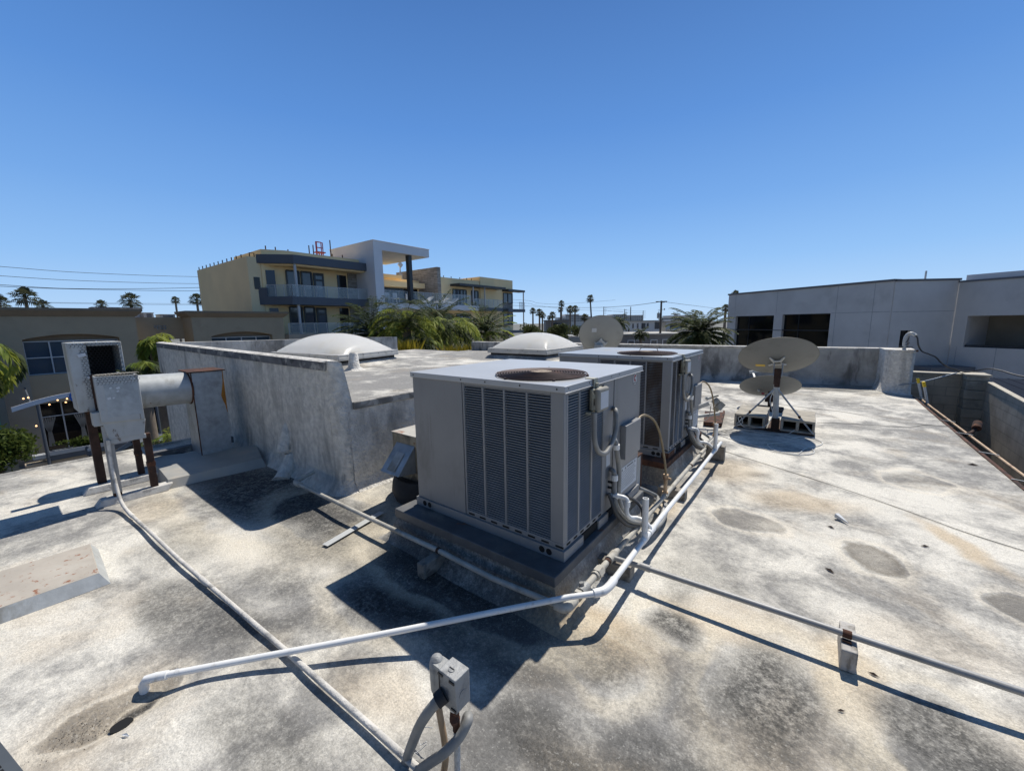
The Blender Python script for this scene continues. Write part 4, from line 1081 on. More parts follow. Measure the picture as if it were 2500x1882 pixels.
# lower dish behind
t = thing('satellite_dish', 'smaller tilted grey dish low behind the big braced dish', 'satellite dish', (.50, 6.75, 0))
mb = MB(); rim, n2, u2, w2 = dish_mesh((.475, 6.83, .415), (-.11, .55, .82), (0, -1, 0), .485, .43, .07, mb)
rf2 = build('reflector', mb, M['dish'], t, ang=70); build('rim', rim, M['dishrim'], rf2)
mb = MB(); mb.cyl((.51, 6.72, .0), (.50, 6.74, .33), .03, seg=12); mb.box(.43, .57, 6.68, 6.78, .14, .26); mb.box(.30, .72, 6.5, 7.0, -.01, .012); build('mount', mb, M['rust_dark'], t)
mb = MB(); mb.add([(.365, 6.735, .265), (.415, 6.735, .262), (.415, 6.745, .295), (.365, 6.745, .298)], [(0, 1, 2, 3)]); build('red_label', mb, M['red'], rf2)
mb = MB(); mb.bar((.32, 6.75, .32), (.14, 7.32, .60), .03, .03); mb.bar((.08, 7.32, .60), (.24, 7.34, .64), .05, .05); build('feed_arm', mb, M['dish_light'], t)
# round dish behind the far unit
t = thing('satellite_dish', 'round pale grey dish with white sticker rising behind the far air conditioner', 'satellite dish', (-2.38, 5.5, 0))
cen = V((-2.383, 5.62, 1.405)); nn_ = V((-.42, .80, .34))
mb = MB(); rim, n3, u3, w3 = dish_mesh(cen, nn_, (.10, 0, 1), .435, .40, .06, mb)
rf3 = build('reflector', mb, M['dish_pale'], t, ang=70); build('rim', rim, M['dishrim'], rf3)
b3 = cen - n3 * .07; e1 = V((0, 0, 1)).cross(n3).normalized() * -1; e2 = n3.cross(e1); 
if e2.z < 0: e2 = -e2
mb = MB()
mb.prism([b3 + e1 * a + e2 * b - n3 * .02 for a, b in ((-.06, -.33), (.06, -.33), (.08, -.22), (.14, -.13), (.09, -.14), (.03, -.09), (0, -.04), (-.03, -.09), (-.09, -.14), (-.14, -.13), (-.08, -.22))], n3 * -.02)
build('back_bracket', mb, M['dish_light'], rf3, bev=.003)
mb = MB(); mb.obox(b3 - e2 * .24 - n3 * .05, e1 * .055, e2 * .05, n3 * .012); build('bracket_slot', mb, M['black'], rf3)
mb = MB(); c_ = cen - e1 * .14 + e2 * .115 - n3 * .061
mb.obox(c_, e1 * .048, e2 * .043, n3 * .001); st_ = build('sticker', mb, M['paper'], rf3)
mb = MB(); mb.cyl((-2.38, 5.5, 0), (-2.38, 5.52, 1.1), .03, seg=12); mb.box(-2.45, -2.31, 5.46, 5.6, 1.0, 1.2); build('pole', mb, M['galv_dirty'], t)
mb = MB(); mb.box(-2.7, -2.1, 5.2, 5.8, -.01, .03); build('base_plate', mb, M['rust'], t)
# concrete blocks: four, laid on their sides with hollow cores
def cblock(c, label):
    t = thing('concrete_block', label, 'concrete block', c, 'hollow concrete blocks weighting the dish')
    x, y, z = c; L, H, D = .41, .195, .40
    mb = MB(); w = .034
    mb.box(x, x + L, y, y + D, z, z + w); mb.box(x, x + L, y, y + D, z + H - w, z + H)
    mb.box(x, x + w, y, y + D, z + w, z + H - w); mb.box(x + L - w, x + L, y, y + D, z + w, z + H - w)
    mb.box(x + L / 2 - w * .55, x + L / 2 + w * .55, y, y + D, z + w, z + H - w)
    build('shell', mb, M['cmu'], t, bev=.008)
    mb = MB(); mb.box(x + w, x + L - w, y + D * .55, y + D * .56, z + w, z + H - w); build('core', mb, M['black'], t)
cblock((.180, 5.00, .012), 'hollow concrete block at front left of the big dish pole')
cblock((.172, 5.407, .012), 'hollow concrete block at rear left of the big dish pole')
cblock((.782, 5.00, .012), 'hollow concrete block at front right of the big dish pole')
cblock((.776, 5.407, .012), 'hollow concrete block at rear right of the big dish pole')
# rusty tray with feed arm of a lowered dish
t = thing('dish_feed_arm', 'off white feed arm with two receivers on a rusty square tray beside far unit', 'feed arm', (-.15, 5.3, 0))
mb = MB(); mb.prism([(-.22, 4.80, .0), (.02, 4.85, .0), (-.10, 5.85, .0), (-.40, 5.78, .0)], (0, 0, .028)); mb.bar((-.22, 4.80, .035), (.02, 4.85, .035), .03, .05); mb.bar((.02, 4.85, .035), (-.10, 5.85, .035), .03, .05); build('tray', mb, M['rust'], t)
mb = MB(); mb.bar((-.44, 4.6, .22), (-.12, 4.62, .40), .045, .055); build('arm', mb, M['offwhite'], t, bev=.004)
mb = MB(); mb.bar((-.16, 4.62, .46), (.0, 4.64, .53), .03, .025); mb.cyl((-.06, 4.62, .40), (-.0, 4.66, .46), .05, seg=14); mb.cyl((-.14, 4.62, .455), (-.17, 4.6, .49), .022, seg=12); mb.bar((.0, 4.62, .33), (.06, 4.66, .42), .05, .09); mb.cyl((-.05, 4.64, .34), (-.0, 4.66, .29), .035, seg=12); build('receiver', mb, M['offwhite'], t, bev=.004)
mb = MB(); mb.tube([(-.1, 4.64, .36), (-.12, 4.7, .2), (-.18, 4.75, .1), (-.3, 4.8, .06)], .006, 6, smooth=4); mb.bar((-.3, 4.65, .16), (.0, 4.8, .22), .05, .04); build('lower_arm', mb, M['galv_dirty'], t)
# loose cables
def cable(pts, r, m, label, nm='coaxial_cable', sm=6, grp=None):
    q = MB(); q.tube([V(p) if len(p) == 3 else V((p[0], p[1], roof_z(p[0], p[1]) + r + .003)) for p in pts], r, 6, smooth=sm)
    return tag(build(nm, q, m, loc=q.v[0]), label, 'cable', grp)
cable([(.92, 4.63), (1.03, 4.86), (1.15, 4.89), (1.25, 4.79), (1.28, 4.65), (1.23, 4.48), (1.12, 4.32), (1.05, 3.97)], .005, M['cable'], 'white cable arching out past the right concrete block')
cable([(.72, 4.11), (.70, 4.2), (.76, 4.29), (.91, 4.44), (1.07, 4.47), (1.18, 4.27), (1.19, 4.11), (1.09, 3.93), (.94, 3.89), (.78, 3.96), (.72, 4.11)], .005, M['cable'], 'closed loop of white cable lying in the big dish\'s shadow')
cable([(.10, 4.35), (.24, 4.23), (.41, 4.17), (.62, 4.0), (.80, 3.87), (1.02, 3.88), (1.14, 4.0), (1.2, 4.12)], .004, M['cable'], 'long white cable running along the near edge of the dish\'s shadow')
cable([(.30, 4.95), (.2, 4.85), (.12, 4.6), (.22, 4.5), (.35, 4.6), (.25, 4.75), (.1, 4.7), (.05, 4.45), (.2, 4.4), (.32, 4.55), (.2, 4.65), (-.02, 4.5)], .0035, M['cable_grey'], 'tangle of thin grey cables by the front left block')
cable([(.25, 4.9), (.40, 4.86), (.55, 4.82), (.75, 4.86), (.88, 4.92), (.96, 5.0, .06)], .0045, M['cable'], 'white cable hanging in front of the pole base')
cable([(.02, 4.3), (.1, 4.05), (.3, 3.6), (.345, 3.547), (1.247, 3.06), (1.813, 2.705), (2.132, 2.476), (2.405, 2.353), (2.83, 2.15)], .0032, M['cable_grey'], 'long dirty cable crossing the right half of the roof to the edge', sm=4)
cable([(-.96, 8.2), (-.4, 7.86), (.82, 7.3), (1.61, 7.2), (2.15, 6.76), (2.77, 6.73)], .0032, M['cable_grey'], 'farther thin grey cable running to the gutter from behind the dishes', sm=4)
cable([(1.22, 5.97), (1.75, 6.21), (2.3, 6.36), (2.54, 6.68), (2.86, 6.74)], .0032, M['cable_grey'], 'thin grey cable from the concrete blocks to the gutter', sm=4)

# ------------------------------------------------------------------ right edge: gutter, pipe, ladder, mast
t = thing('gutter', 'rusty dark gutter along the right edge of the roof', 'gutter', (2.86, 5, 0))
mb = MB(); mb.box(2.80, 2.835, -3.9, 9.75, -.10, .004); build('edge_angle', mb, M['rust'], t)
mb = MB(); mb.add([(2.835, -3.9, -.03), (2.835, 9.75, -.03), (2.85, 9.75, -.12), (2.85, -3.9, -.12)], [(0, 1, 2, 3)]); mb.box(2.85, 2.95, -3.9, 9.75, -.13, -.12); build('trough', mb, M['tar'], t)
mb = MB()
for y in (9.5, 7.2, 6.3, 5.25, 4.2, 2.5): mb.bar((2.80, y, .012), (2.97, y + .02, -.005), .018, .006)
build('gutter_strap', mb, M['galv_dirty'], t)
mb = MB(); mb.tube([(2.93, 9.75, -.03), (2.935, 8.6, -.035), (2.95, 6.7, -.03), (2.975, 4.4, -.03), (2.98, 2.0, -.03), (2.98, -3, -.03)], .017, 10)
tag(build('copper_pipe', mb, M['copper'], loc=(2.95, 5, -.03)), 'long straight tan pipe running outside the gutter along the roof edge', 'pipe')
t = thing('rusty_pipe_elbow', 'small rusty pipe elbow sticking out beyond the gutter', 'pipe elbow', (2.98, 6.5, 0))
mb = MB(); mb.tube([(2.9, 6.35, -.02), (3.0, 6.5, .0), (3.06, 6.6, .06)], .022, 10, smooth=4); build('elbow', mb, M['rust_dark'], t)
mb = MB(); mb.cyl((3.05, 6.56, .05), (3.08, 6.68, .11), .05, seg=12); build('flange', mb, M['rust'], t)
t = thing('ladder', 'aluminium ladder with yellow tipped rails leaning on the right roof edge', 'ladder', (2.95, 9.3, 0))
for yy in (9.72, 9.13):
    a = V((2.945, yy - .03, -.02)); b = V((2.86, yy + .03, .36)); q = MB(); low = a + (a - b).normalized() * 3.4 if False else V((3.75, yy - .1, -3.6))
    q.bar(low, b, .032, .085, (0, 1, 0)); rl = build('rail', q, M['ladder'], t, bev=.003)
    q = MB(); d = (b - low).normalized(); q.bar(b - d * .075, b + d * .03, .042, .095, (0, 1, 0)); build('yellow_cap', q, M['yellow_pl'], rl, bev=.004)
for k in range(11):
    f = .05 + k * .08; p = V((3.75, 9.62, -3.6)).lerp(V((2.86, 9.75, .36)), f); q_ = V((3.75, 9.03, -3.6)).lerp(V((2.86, 9.16, .36)), f)
    mb = MB(); mb.cyl(p, q_, .016, seg=8); build('rung', mb, M['ladder'], t)
t = thing('service_mast', 'curved pale service mast rising from the end pillar', 'mast', (2.66, 10.2, .9))
mb = MB(); mb.tube([(2.655, 10.25, .93), (2.645, 10.25, 1.12), (2.655, 10.25, 1.22), (2.69, 10.25, 1.285), (2.74, 10.24, 1.30), (2.785, 10.22, 1.27), (2.80, 10.2, 1.25)], .034, 12, smooth=5); build('mast_pipe', mb, M['mast'], t)
mb = MB(); mb.box(2.56, 2.78, 10.22, 10.27, 1.0, 1.015); mb.tube([(2.66, 10.2, 1.05), (2.72, 10.18, 1.10)], .008, 6); mb.tube([(2.66, 10.2, 1.1), (2.70, 10.18, 1.2)], .006, 6); build('mast_bracket', mb, M['screw'], t)
mb = MB(); mb.box(2.70, 2.85, 10.02, 10.12, .92, .955); build('rust_plate', mb, M['rust'], t)
cable([(2.80, 10.2, 1.25), (2.83, 10.2, 1.20), (2.86, 10.2, 1.05), (2.94, 10.3, .92), (3.06, 10.4, .86), (3.19, 10.5, .79), (3.3, 10.6, .67), (3.47, 10.8, .55), (3.72, 10.9, .46), (3.89, 11.0, .47), (4.05, 10.8, .55), (4.16, 10.5, .54), (4.32, 10, .49), (4.9, 8.5, .42)], .016, M['cable_dark'], 'thick dark service cable sagging from the curved mast over the block wall', 'service_cable')
cable([(3.59, 10.75, .44), (3.45, 10.6, .40), (3.16, 10.3, .32), (2.9, 10, .27), (2.6, 9.9, .2)], .011, M['galv'], 'thin grey wire slanting from the pillar to the block wall', 'guy_wire')

# ------------------------------------------------------------------ litter on the roof
mb = MB(); c0 = V((1.36, 2.19, .006)); d = V((.075, -.08, 0)); w_ = V((.022, .02, 0)).normalized() * .018
mb.add([c0 - w_, c0 + w_, c0 + d, c0 - w_ + V((0, 0, .035)), c0 + w_ + V((0, 0, .035)), c0 + d + V((0, 0, .004))], [(0, 1, 4, 3), (3, 4, 5), (0, 3, 5, 2), (1, 2, 5, 4), (0, 2, 1)])
tag(build('plastic_wedge', mb, M['paper'], loc=c0), 'small off white plastic wedge lying on the open roof at right', 'plastic wedge')
def leafy(x, y, s, a, label, m='debris'):
    mb = MB(); z = roof_z(x, y); e = V((math.cos(a), math.sin(a), 0)); f = V((-math.sin(a), math.cos(a), 0)); c = V((x, y, z + .006))
    mb.add([c - e * s, c + f * s * .25 + V((0, 0, s * .3)), c + e * s, c - f * s * .25 + V((0, 0, s * .15))], [(0, 1, 2), (0, 2, 3)])
    mb.add([c - e * s - V((0, 0, .004)), c + f * s * .25 - V((0, 0, .002)), c + e * s - V((0, 0, .004))], [(0, 2, 1)])
    tag(build('dry_leaf', mb, M[m], loc=(x, y, z)), label, 'dry leaf', 'scraps of dry leaf on the roof')
leafy(1.32, 1.98, .03, -.6, 'thin dark twig scrap just below the plastic wedge')
leafy(1.86, 2.02, .028, .3, 'dark twig scrap between the wedge and the crossing cable')
leafy(1.30, 1.26, .035, -.7, 'dark curled leaf left of and below the round stain', )
leafy(1.45, .40, .022, -.2, 'brown leaf scrap just right of the conduit\'s timber block')
leafy(1.32, .08, .016, .5, 'tiny brown scrap on the dark stain below the conduit')
leafy(2.62, 4.6, .05, .2, 'curled brown leaf near the gutter')
leafy(-1.26, -1.58, .02, .9, 'flaky white scrap above the white pipe end', 'paper')
leafy(-1.02, -1.80, .02, .5, 'flaky white scrap right of the drain hollow', 'paper')

mb = MB(); rnd = random.Random(5)
for k in range(420):
    a = rnd.gauss(0, 1); b = rnd.gauss(0, 1); c_, s_ = 1.0, .0
    u = -.045 + a * .035; v = -.11 + b * .06
    if k % 4 == 0: u, v = .03 + a * .02, .02 + b * .05
    x = DR.x + u * c_ - v * s_; y = DR.y + u * s_ + v * c_; z = roof_z(x, y) + .004
    d = rnd.uniform(.001, .0042); e = V((rnd.uniform(-1, 1), rnd.uniform(-1, 1), rnd.uniform(-.2, .6))).normalized(); f = e.orthogonal().normalized()
    p = V((x, y, z)); mb.add([p - e * d, p + f * d * .5, p + e * d, p - f * d * .5], [(0, 1, 2, 3)])
o = tag(build('drain_litter', mb, M['debris'], loc=DR), 'dark crumbs of leaf litter around the roof drain hollow', 'leaf litter'); o['kind'] = 'stuff'
# ------------------------------------------------------------------ street level
GZ = -4.1
mb = MB(); mb.add([(-2500, -2500, GZ - .02), (2500, -2500, GZ - .02), (2500, 2500, GZ - .02), (-2500, 2500, GZ - .02)], [(0, 1, 2, 3)])
struct(build('ground', mb, M['cityground']))
mb = MB(); mb.add([(-20.6, -120, GZ), (-11.2, -120, GZ), (-11.2, 160, GZ), (-20.6, 160, GZ)], [(0, 1, 2, 3)])
mb2 = MB()
for k in range(60): mb2.add([(-15.98, -60 + k * 3, GZ + .004), (-15.86, -60 + k * 3, GZ + .004), (-15.86, -58.6 + k * 3, GZ + .004), (-15.98, -58.6 + k * 3, GZ + .004)], [(0, 1, 2, 3)])
struct(build('road', mb, M['asphalt'])); struct(build('road_marking', mb2, M['trim']))
mb = MB(); mb.box(-24.9, -20.6, -120, 160, GZ, GZ + .14); mb.box(-11.2, -6.4, -120, 160, GZ, GZ + .14); struct(build('pavement', mb, M['pave']))
mb = MB(); mb.box(2.9, 14, -30, 24, GZ, GZ + .05); struct(build('alley_ground', mb, M['pave']))

def leaf_cloud(mb, c, rad, n, s, seed=0, clumps=9, squash=1.0, floor=None):
    rnd = random.Random(seed); c = V(c); cl = []
    for k in range(clumps):
        d = V((rnd.gauss(0, 1), rnd.gauss(0, 1), rnd.gauss(0, 1))).normalized() * rnd.uniform(.25, .75)
        cl.append((V((d.x * rad[0], d.y * rad[1], d.z * rad[2])), rnd.uniform(.32, .55)))
    for k in range(n):
        o, f = cl[k % clumps]
        d = V((rnd.gauss(0, 1), rnd.gauss(0, 1), rnd.gauss(0, 1))).normalized() * (rnd.random() ** .4)
        p = c + o + V((d.x * rad[0], d.y * rad[1], d.z * rad[2])) * f
        if floor and p.z < floor: continue
        a = V((rnd.gauss(0, 1), rnd.gauss(0, 1), rnd.gauss(0, .7))).normalized(); b = a.orthogonal().normalized()
        b = (Matrix.Rotation(rnd.uniform(0, 6.28), 3, a) @ b); e = a.cross(b); ss = s * rnd.uniform(.6, 1.3)
        mb.add([p - b * ss, p + e * ss * .45, p + b * ss, p - e * ss * .45], [(0, 1, 2, 3)])

def frond(mb, base, az, el, L, droop, nl, ll, lw, rnd, hang=.5, mi=0):
    P = []; p = V(base); e = el; h = V((math.cos(az), math.sin(az), 0)); n = 12
    for k in range(n + 1):
        P.append(p.copy()); d = h * math.cos(e) + V((0, 0, math.sin(e))); p = p + d * L / n; e -= droop / n * (1.0 + k / n)
    mb.cur = mi
    mb.tube(P, [.018 * L / 2] + [.012 * L / 2] * (n - 1) + [.004], 4, caps=False)
    side = V((-math.sin(az), math.cos(az), 0)); lw = lw * 1.5
    for k in range(nl):
        t = .12 + .88 * k / (nl - 1); f = t * n; i = min(int(f), n - 1); q = P[i].lerp(P[i + 1], f - i)
        tg = (P[i + 1] - P[i]).normalized(); up = side.cross(tg)
        le = ll * (.55 + .45 * math.sin(math.pi * min(1, t * .9 + .1))) * rnd.uniform(.85, 1.15)
        for s in (-1, 1):
            d = (side * s * .8 + tg * .55 + up * (.12 - hang * .3) + V((0, 0, -hang * .7)) + V((rnd.uniform(-.12, .12), rnd.uniform(-.12, .12), rnd.uniform(-.12, .12)))).normalized()
            w = d.cross(V((rnd.uniform(-.4, .4), rnd.uniform(-.4, .4), 1))).normalized() * lw * .5
            m = q + d * le * .55; d2 = (d + V((0, 0, -hang * .8))).normalized(); tip = m + d2 * le * .45
            mb.add([q, m - w, tip, m + w], [(0, 1, 2, 3)])

def palm(name, label, cat, c, L, nf, mats, seed, el=(-.3, 1.35), droop=1.4, nl=22, ll=.42, lw=.035, hang=.5, base=GZ, tr=.16, group=None):
    rnd = random.Random(seed); c = V(c); t = thing(name, label, cat, (c.x, c.y, base), group)
    mb = MB()
    for k in range(nf):
        f = k / nf; e = el[1] - (el[1] - el[0]) * f ** .8 + rnd.uniform(-.12, .12)
        frond(mb, c + V((rnd.uniform(-.05, .05), rnd.uniform(-.05, .05), -.12 * f)), k * 2.39996 + rnd.uniform(-.25, .25), e, L * rnd.uniform(.82, 1.1), droop * rnd.uniform(.8, 1.2), nl, ll, lw, rnd, hang, rnd.randrange(len(mats)))
    build('crown', mb, mats, t, ang=20)
    mb = MB(); mb.tube([(c.x, c.y, base), (c.x + .05, c.y, (base + c.z) / 2), (c.x, c.y, c.z)], [tr * 1.3, tr, tr * .95], 10); build('trunk', mb, M['bark_grey'], t)
    return t
S = 'feather palms and shrubs planted along the street'
palm('palm_tree', 'dark feather palm before the yellow building\'s left balconies, above the long skylight', 'palm tree', (-15, 8.75, 1.35), 2.1, 40, [M['leaf_dk']], 1, el=(-.1, 1.4), droop=.7, nl=26, ll=.42, lw=.05, hang=.12, group=S)
palm('palm_tree', 'bright yellow green drooping palm, left of the two brightest', 'palm tree', (-12.2, 8.45, 1.55), 1.8, 38, [M['leaf_br'], M['leaf_br'], M['leaf_dk']], 2, el=(.25, 1.45), droop=1.4, nl=30, ll=.45, lw=.03, hang=.35, group=S)
palm('palm_tree', 'dark upright palm behind the two bright drooping palms', 'palm tree', (-17, 14.35, 1.55), 2.5, 40, [M['leaf_dk']], 3, el=(.0, 1.4), droop=.7, nl=26, ll=.45, lw=.055, hang=.12, group=S)
palm('palm_tree', 'bright green weeping palm with broad arching fronds right of the middle', 'palm tree', (-12.2, 10.75, 1.4), 2.3, 38, [M['leaf_br'], M['leaf_br'], M['leaf_dk']], 4, el=(-.1, 1.1), droop=1.8, nl=34, ll=.45, lw=.03, hang=.5, group=S)
palm('palm_tree', 'dark green spreading palm with visible trunk before the right yellow wing', 'palm tree', (-14.5, 15.95, 1.15), 2.2, 40, [M['leaf_dk'], M['leaf_dk'], M['leaf_br']], 5, el=(-.05, 1.4), droop=.75, nl=26, ll=.42, lw=.052, hang=.15, tr=.22, group=S)
palm('palm_tree', 'lower leafy palm clump between the yellow green shrubs', 'palm tree', (-11.2, 8.25, .75), 1.3, 22, [M['leaf_br'], M['leaf_dk']], 6, el=(0, 1.4), droop=1.8, nl=24, ll=.42, lw=.035, hang=.8, group=S)
palm('palm_tree', 'arching bright palm frond cluster at the far left edge', 'palm tree', (-12.4, -2.6, 1.25), 1.8, 20, [M['leaf_br'], M['leaf_br'], M['leaf_dk']], 7, el=(.1, 1.2), droop=2.2, nl=34, ll=.34, lw=.035, hang=1.1, group=S)
palm('palm_tree', 'small palm tuft showing before the tan building\'s dark recess', 'palm tree', (-14, .95, 1.28), .62, 16, [M['leaf_br']], 8, el=(-.2, 1.3), droop=1.9, nl=22, ll=.32, lw=.025, hang=.7, group=S)
palm('palm_tree', 'dull green palm fronds between the exhaust boxes and the coping wall', 'palm tree', (-12.6, .30, .58), .85, 22, [M['leaf_dk'], M['leaf_dk'], M['leaf_br']], 9, el=(-.5, 1.3), droop=1.6, nl=26, ll=.36, lw=.028, hang=.7, group=S)
palm('palm_tree', 'grassy palm clump under the round duct beside the wall', 'palm tree', (-10.6, .25, -1.1), .8, 20, [M['leaf_br'], M['leaf_dk']], 10, el=(0, 1.45), droop=1.3, nl=20, ll=.32, lw=.025, hang=.5, group=S)
palm('palm_tree', 'large date palm in front of the low grey house beside the right building', 'palm tree', (-4.74, 25.36, .85), 2.45, 60, [M['leaf_dk'], M['leaf_dk'], M['leaf_gr']], 12, el=(-.55, 1.45), droop=.9, nl=34, ll=.42, lw=.05, hang=.35, tr=.3)
for lab_, c_, r_, sd_ in (('dark leafy tree mass between the two upright palms', (-17.5, 11.4, .5), (1.2, 2.0, 1.3), 71), ('dark leafy tree behind the left dark palm', (-17, 8.6, .4), (1.0, 1.6, 1.2), 72)):
    t = thing('leafy_tree', lab_, 'tree', (c_[0], c_[1], GZ)); q = MB(); leaf_cloud(q, c_, r_, 2600, .11, sd_, 14); build('crown', q, M['leaf_gr'], t)
    q = MB(); q.tube([(c_[0], c_[1], GZ), c_], [.2, .1], 8); build('trunk', q, M['bark'], t)
def shrub(label, c, r, n, m, seed, spiky=True):
    t = thing('shrub', label, 'shrub', c); mb = MB(); rnd = random.Random(seed)
    for k in range(n):
        a = rnd.uniform(0, 6.28); rr_ = r[0] * math.sqrt(rnd.random()); y = r[1] * (rnd.random() * 2 - 1)
        b = V(c) + V((rr_ * math.cos(a), y, 0)); h = r[2] * rnd.uniform(.6, 1.1); lean = V((rnd.uniform(-.3, .3), rnd.uniform(-.3, .3), 0))
        w = V((math.cos(a + 1), math.sin(a + 1), 0)) * .035
        mb.add([b, b + V((0, 0, h * .55)) + lean * .5 * h - w, b + V((0, 0, h * .9)) + lean * 1.3 * h, b + V((0, 0, h * .55)) + lean * .5 * h + w], [(0, 1, 2, 3)])
    build('foliage', mb, m, t)
shrub('yellow green spiky shrub beyond the roof edge, left of the clump palms', (-9.9, 6.55, .30), (.3, .45, .95), 220, M['leaf_yl'], 3)
shrub('yellow green spiky shrub beyond the roof edge, beside the back parapet', (-9.9, 9.0, .10), (.3, .75, .85), 260, M['leaf_yl'], 4)
mb = MB(); mb.box(-10.3, -9.2, 5.6, 10.2, GZ, .12)
tag(build('planter_wall', mb, M['tan_lt'], loc=(-9.8, 8, GZ)), 'plain pale planter wall below the yellow green shrubs', 'planter')
# bushy tree bottom left
t = thing('bushy_tree', 'rounded bright green bushy tree at the lower left before the storefront', 'tree', (-19.6, -2.25, GZ))
mb = MB(); leaf_cloud(mb, (-19.6, -2.25, -2.15), (.95, 1.05, 1.0), 4200, .075, 5, 16); build('crown', mb, M['leaf_hedge'], t)
mb = MB(); mb.tube([(-19.6, -2.25, GZ), (-19.6, -2.3, -2.6)], [.16, .1], 8); build('trunk', mb, M['bark'], t)

# ------------------------------------------------------------------ tan building over the street
tb = thing('tan_building', 'two storey tan stucco building with brown flared cornices and arched windows', 'building', (-27, 2, GZ))
FX = -25.0
def arcpts(y0, y1, zs, zt, x, n=20):
    return [V((x, y0 + (y1 - y0) * k / n, zs + (zt - zs) * math.sin(math.pi * k / n) ** .8)) for k in range(n + 1)]
def gable(ya, yb, w0, w1, sill, spring, top, ztop, depth, lowtop=None, lows=None):
    q = MB(); xb = FX - .45
    # front skin around the arched opening
    q.box(xb, FX, ya, w0, GZ, ztop); q.box(xb, FX, w1, yb, GZ, ztop)
    ar = arcpts(w0, w1, spring, top, FX)
    for k in range(len(ar) - 1):
        a, b = ar[k], ar[k + 1]; dx = V((xb - FX, 0, 0)); A = V((FX, a.y, ztop)); B = V((FX, b.y, ztop))
        q.add([a, b, B, A], [(0, 1, 2, 3)]); q.add([a, b, b + dx, a + dx], [(0, 3, 2, 1)])
    if lows: q.box(xb, FX, w0, w1, lows, sill)
    else: q.box(xb, FX, w0, w1, GZ, sill)
    q.box(FX - depth, xb, ya, yb, GZ, ztop)
    return build('wall', q, M['tan'], tb)
gable(-7.5, 2.45, -1.12, 1.79, -.22, 1.285, 1.485, 2.262, 7.5, -1.44, -1.44)
gable(4.62, 9.15, 5.39, 8.45, -.3, 1.20, 1.42, 2.235, 1.7)
q = MB(); q.box(-33, -26.6, 2.45, 4.62, 1.09, 2.25); q.box(-33, -29.5, 2.45, 4.62, GZ, 1.09); build('link_wall', q, M['tan'], tb)
q = MB(); q.box(-29.49, -26.62, 2.46, 4.61, GZ, 1.08) if False else q.box(-29.49, -29.45, 2.46, 4.61, GZ, 1.08); build('dark_recess', q, M['black'], tb)
def cornice(ya, yb, z0, z1, over, xb):
    q = MB()
    A = [(FX, ya), (FX, yb), (xb, yb), (xb, ya)]; B = [(FX + over, ya - over), (FX + over, yb + over), (xb, yb + over), (xb, ya - over)]
    lv = [(A, z0, .02), (A, z0, .05), (B, z1 - .10, 0), (B, z1, 0)]
    for (P, z, o) in lv:
        for (x, y) in P: q.v.append((x + o, y + (o if y > (ya + yb) / 2 else -o), z))
    for k in range(3):
        for i in range(4): q.f.append((k * 4 + i, k * 4 + (i + 1) % 4, k * 4 + 4 + (i + 1) % 4, k * 4 + 4 + i)); q.mi.append(0)
    q.f.append((12, 13, 14, 15)); q.mi.append(0)
    return build('cornice', q, M['tan_dk'], tb)
cornice(-7.5, 2.45, 2.262, 2.60, .26, -33); cornice(4.62, 9.15, 2.235, 2.55, .26, -26.8)
def window(parent, x, y0, y1, z0, z1, ny, zs, glass, fr=.045, frame='post', dep=.06):
    q = MB(); q.add([(x, y0, z0), (x, y1, z0), (x, y1, z1), (x, y0, z1)], [(0, 1, 2, 3)]); w = build('window', q, glass, parent)
    q = MB()
    for k in range(ny + 1):
        y = y0 + (y1 - y0) * k / ny; q.box(x + .002, x + dep, y - fr / 2, y + fr / 2, z0, z1)
    for z in [z0, z1] + list(zs): q.box(x + .004, x + dep + .004, y0, y1, z - fr / 2, z + fr / 2)
    build('frame', q, M[frame] if isinstance(frame, str) else frame, w); return w
window(tb, -25.40, -1.11, 1.78, -.21, 1.19, 4, [.50], M['glass_blue'])
q = MB(); q.poly([V((-25.38, -1.12, 1.20))] + arcpts(-1.12, 1.79, 1.285, 1.485, -25.38) + [V((-25.38, 1.79, 1.20))]); build('arch_panel', q, M['tan_dk'], tb)
window(tb, -25.40, 5.40, 8.44, -.29, 1.11, 4, [.45], M['glass_blue'])
q = MB(); q.poly([V((-25.38, 5.39, 1.115))] + arcpts(5.39, 8.45, 1.20, 1.42, -25.38) + [V((-25.38, 8.45, 1.115))]); build('arch_panel', q, M['tan_dk'], tb)
wl = window(tb, -25.40, -1.10, 1.78, -3.6, -1.46, 4, [-2.07], M['glass_black'])
q = MB()
for y in (-.85, .15):
    for k in range(7):
        a = y - .22 + k * .07; q.add([(-25.385, a, -2.12), (-25.385, a + .05, -2.12), (-25.38, y + .02 + (k - 3) * .012, -2.75), (-25.38, y - .02 + (k - 3) * .012, -2.75)], [(0, 1, 2, 3)])
    q.add([(-25.38, y - .06, -2.75), (-25.38, y + .06, -2.75), (-25.38, y + .1, -3.4), (-25.38, y - .1, -3.4)], [(0, 1, 2, 3)])
build('curtain', q, M['curtain'], wl)
for a, b in ((-1.95, -1.14), (1.8, 2.44)): q = MB(); q.box(-25.0, -24.96, a, b, GZ, -.25); build('stone_pier', q, M['tan_lt'], tb)
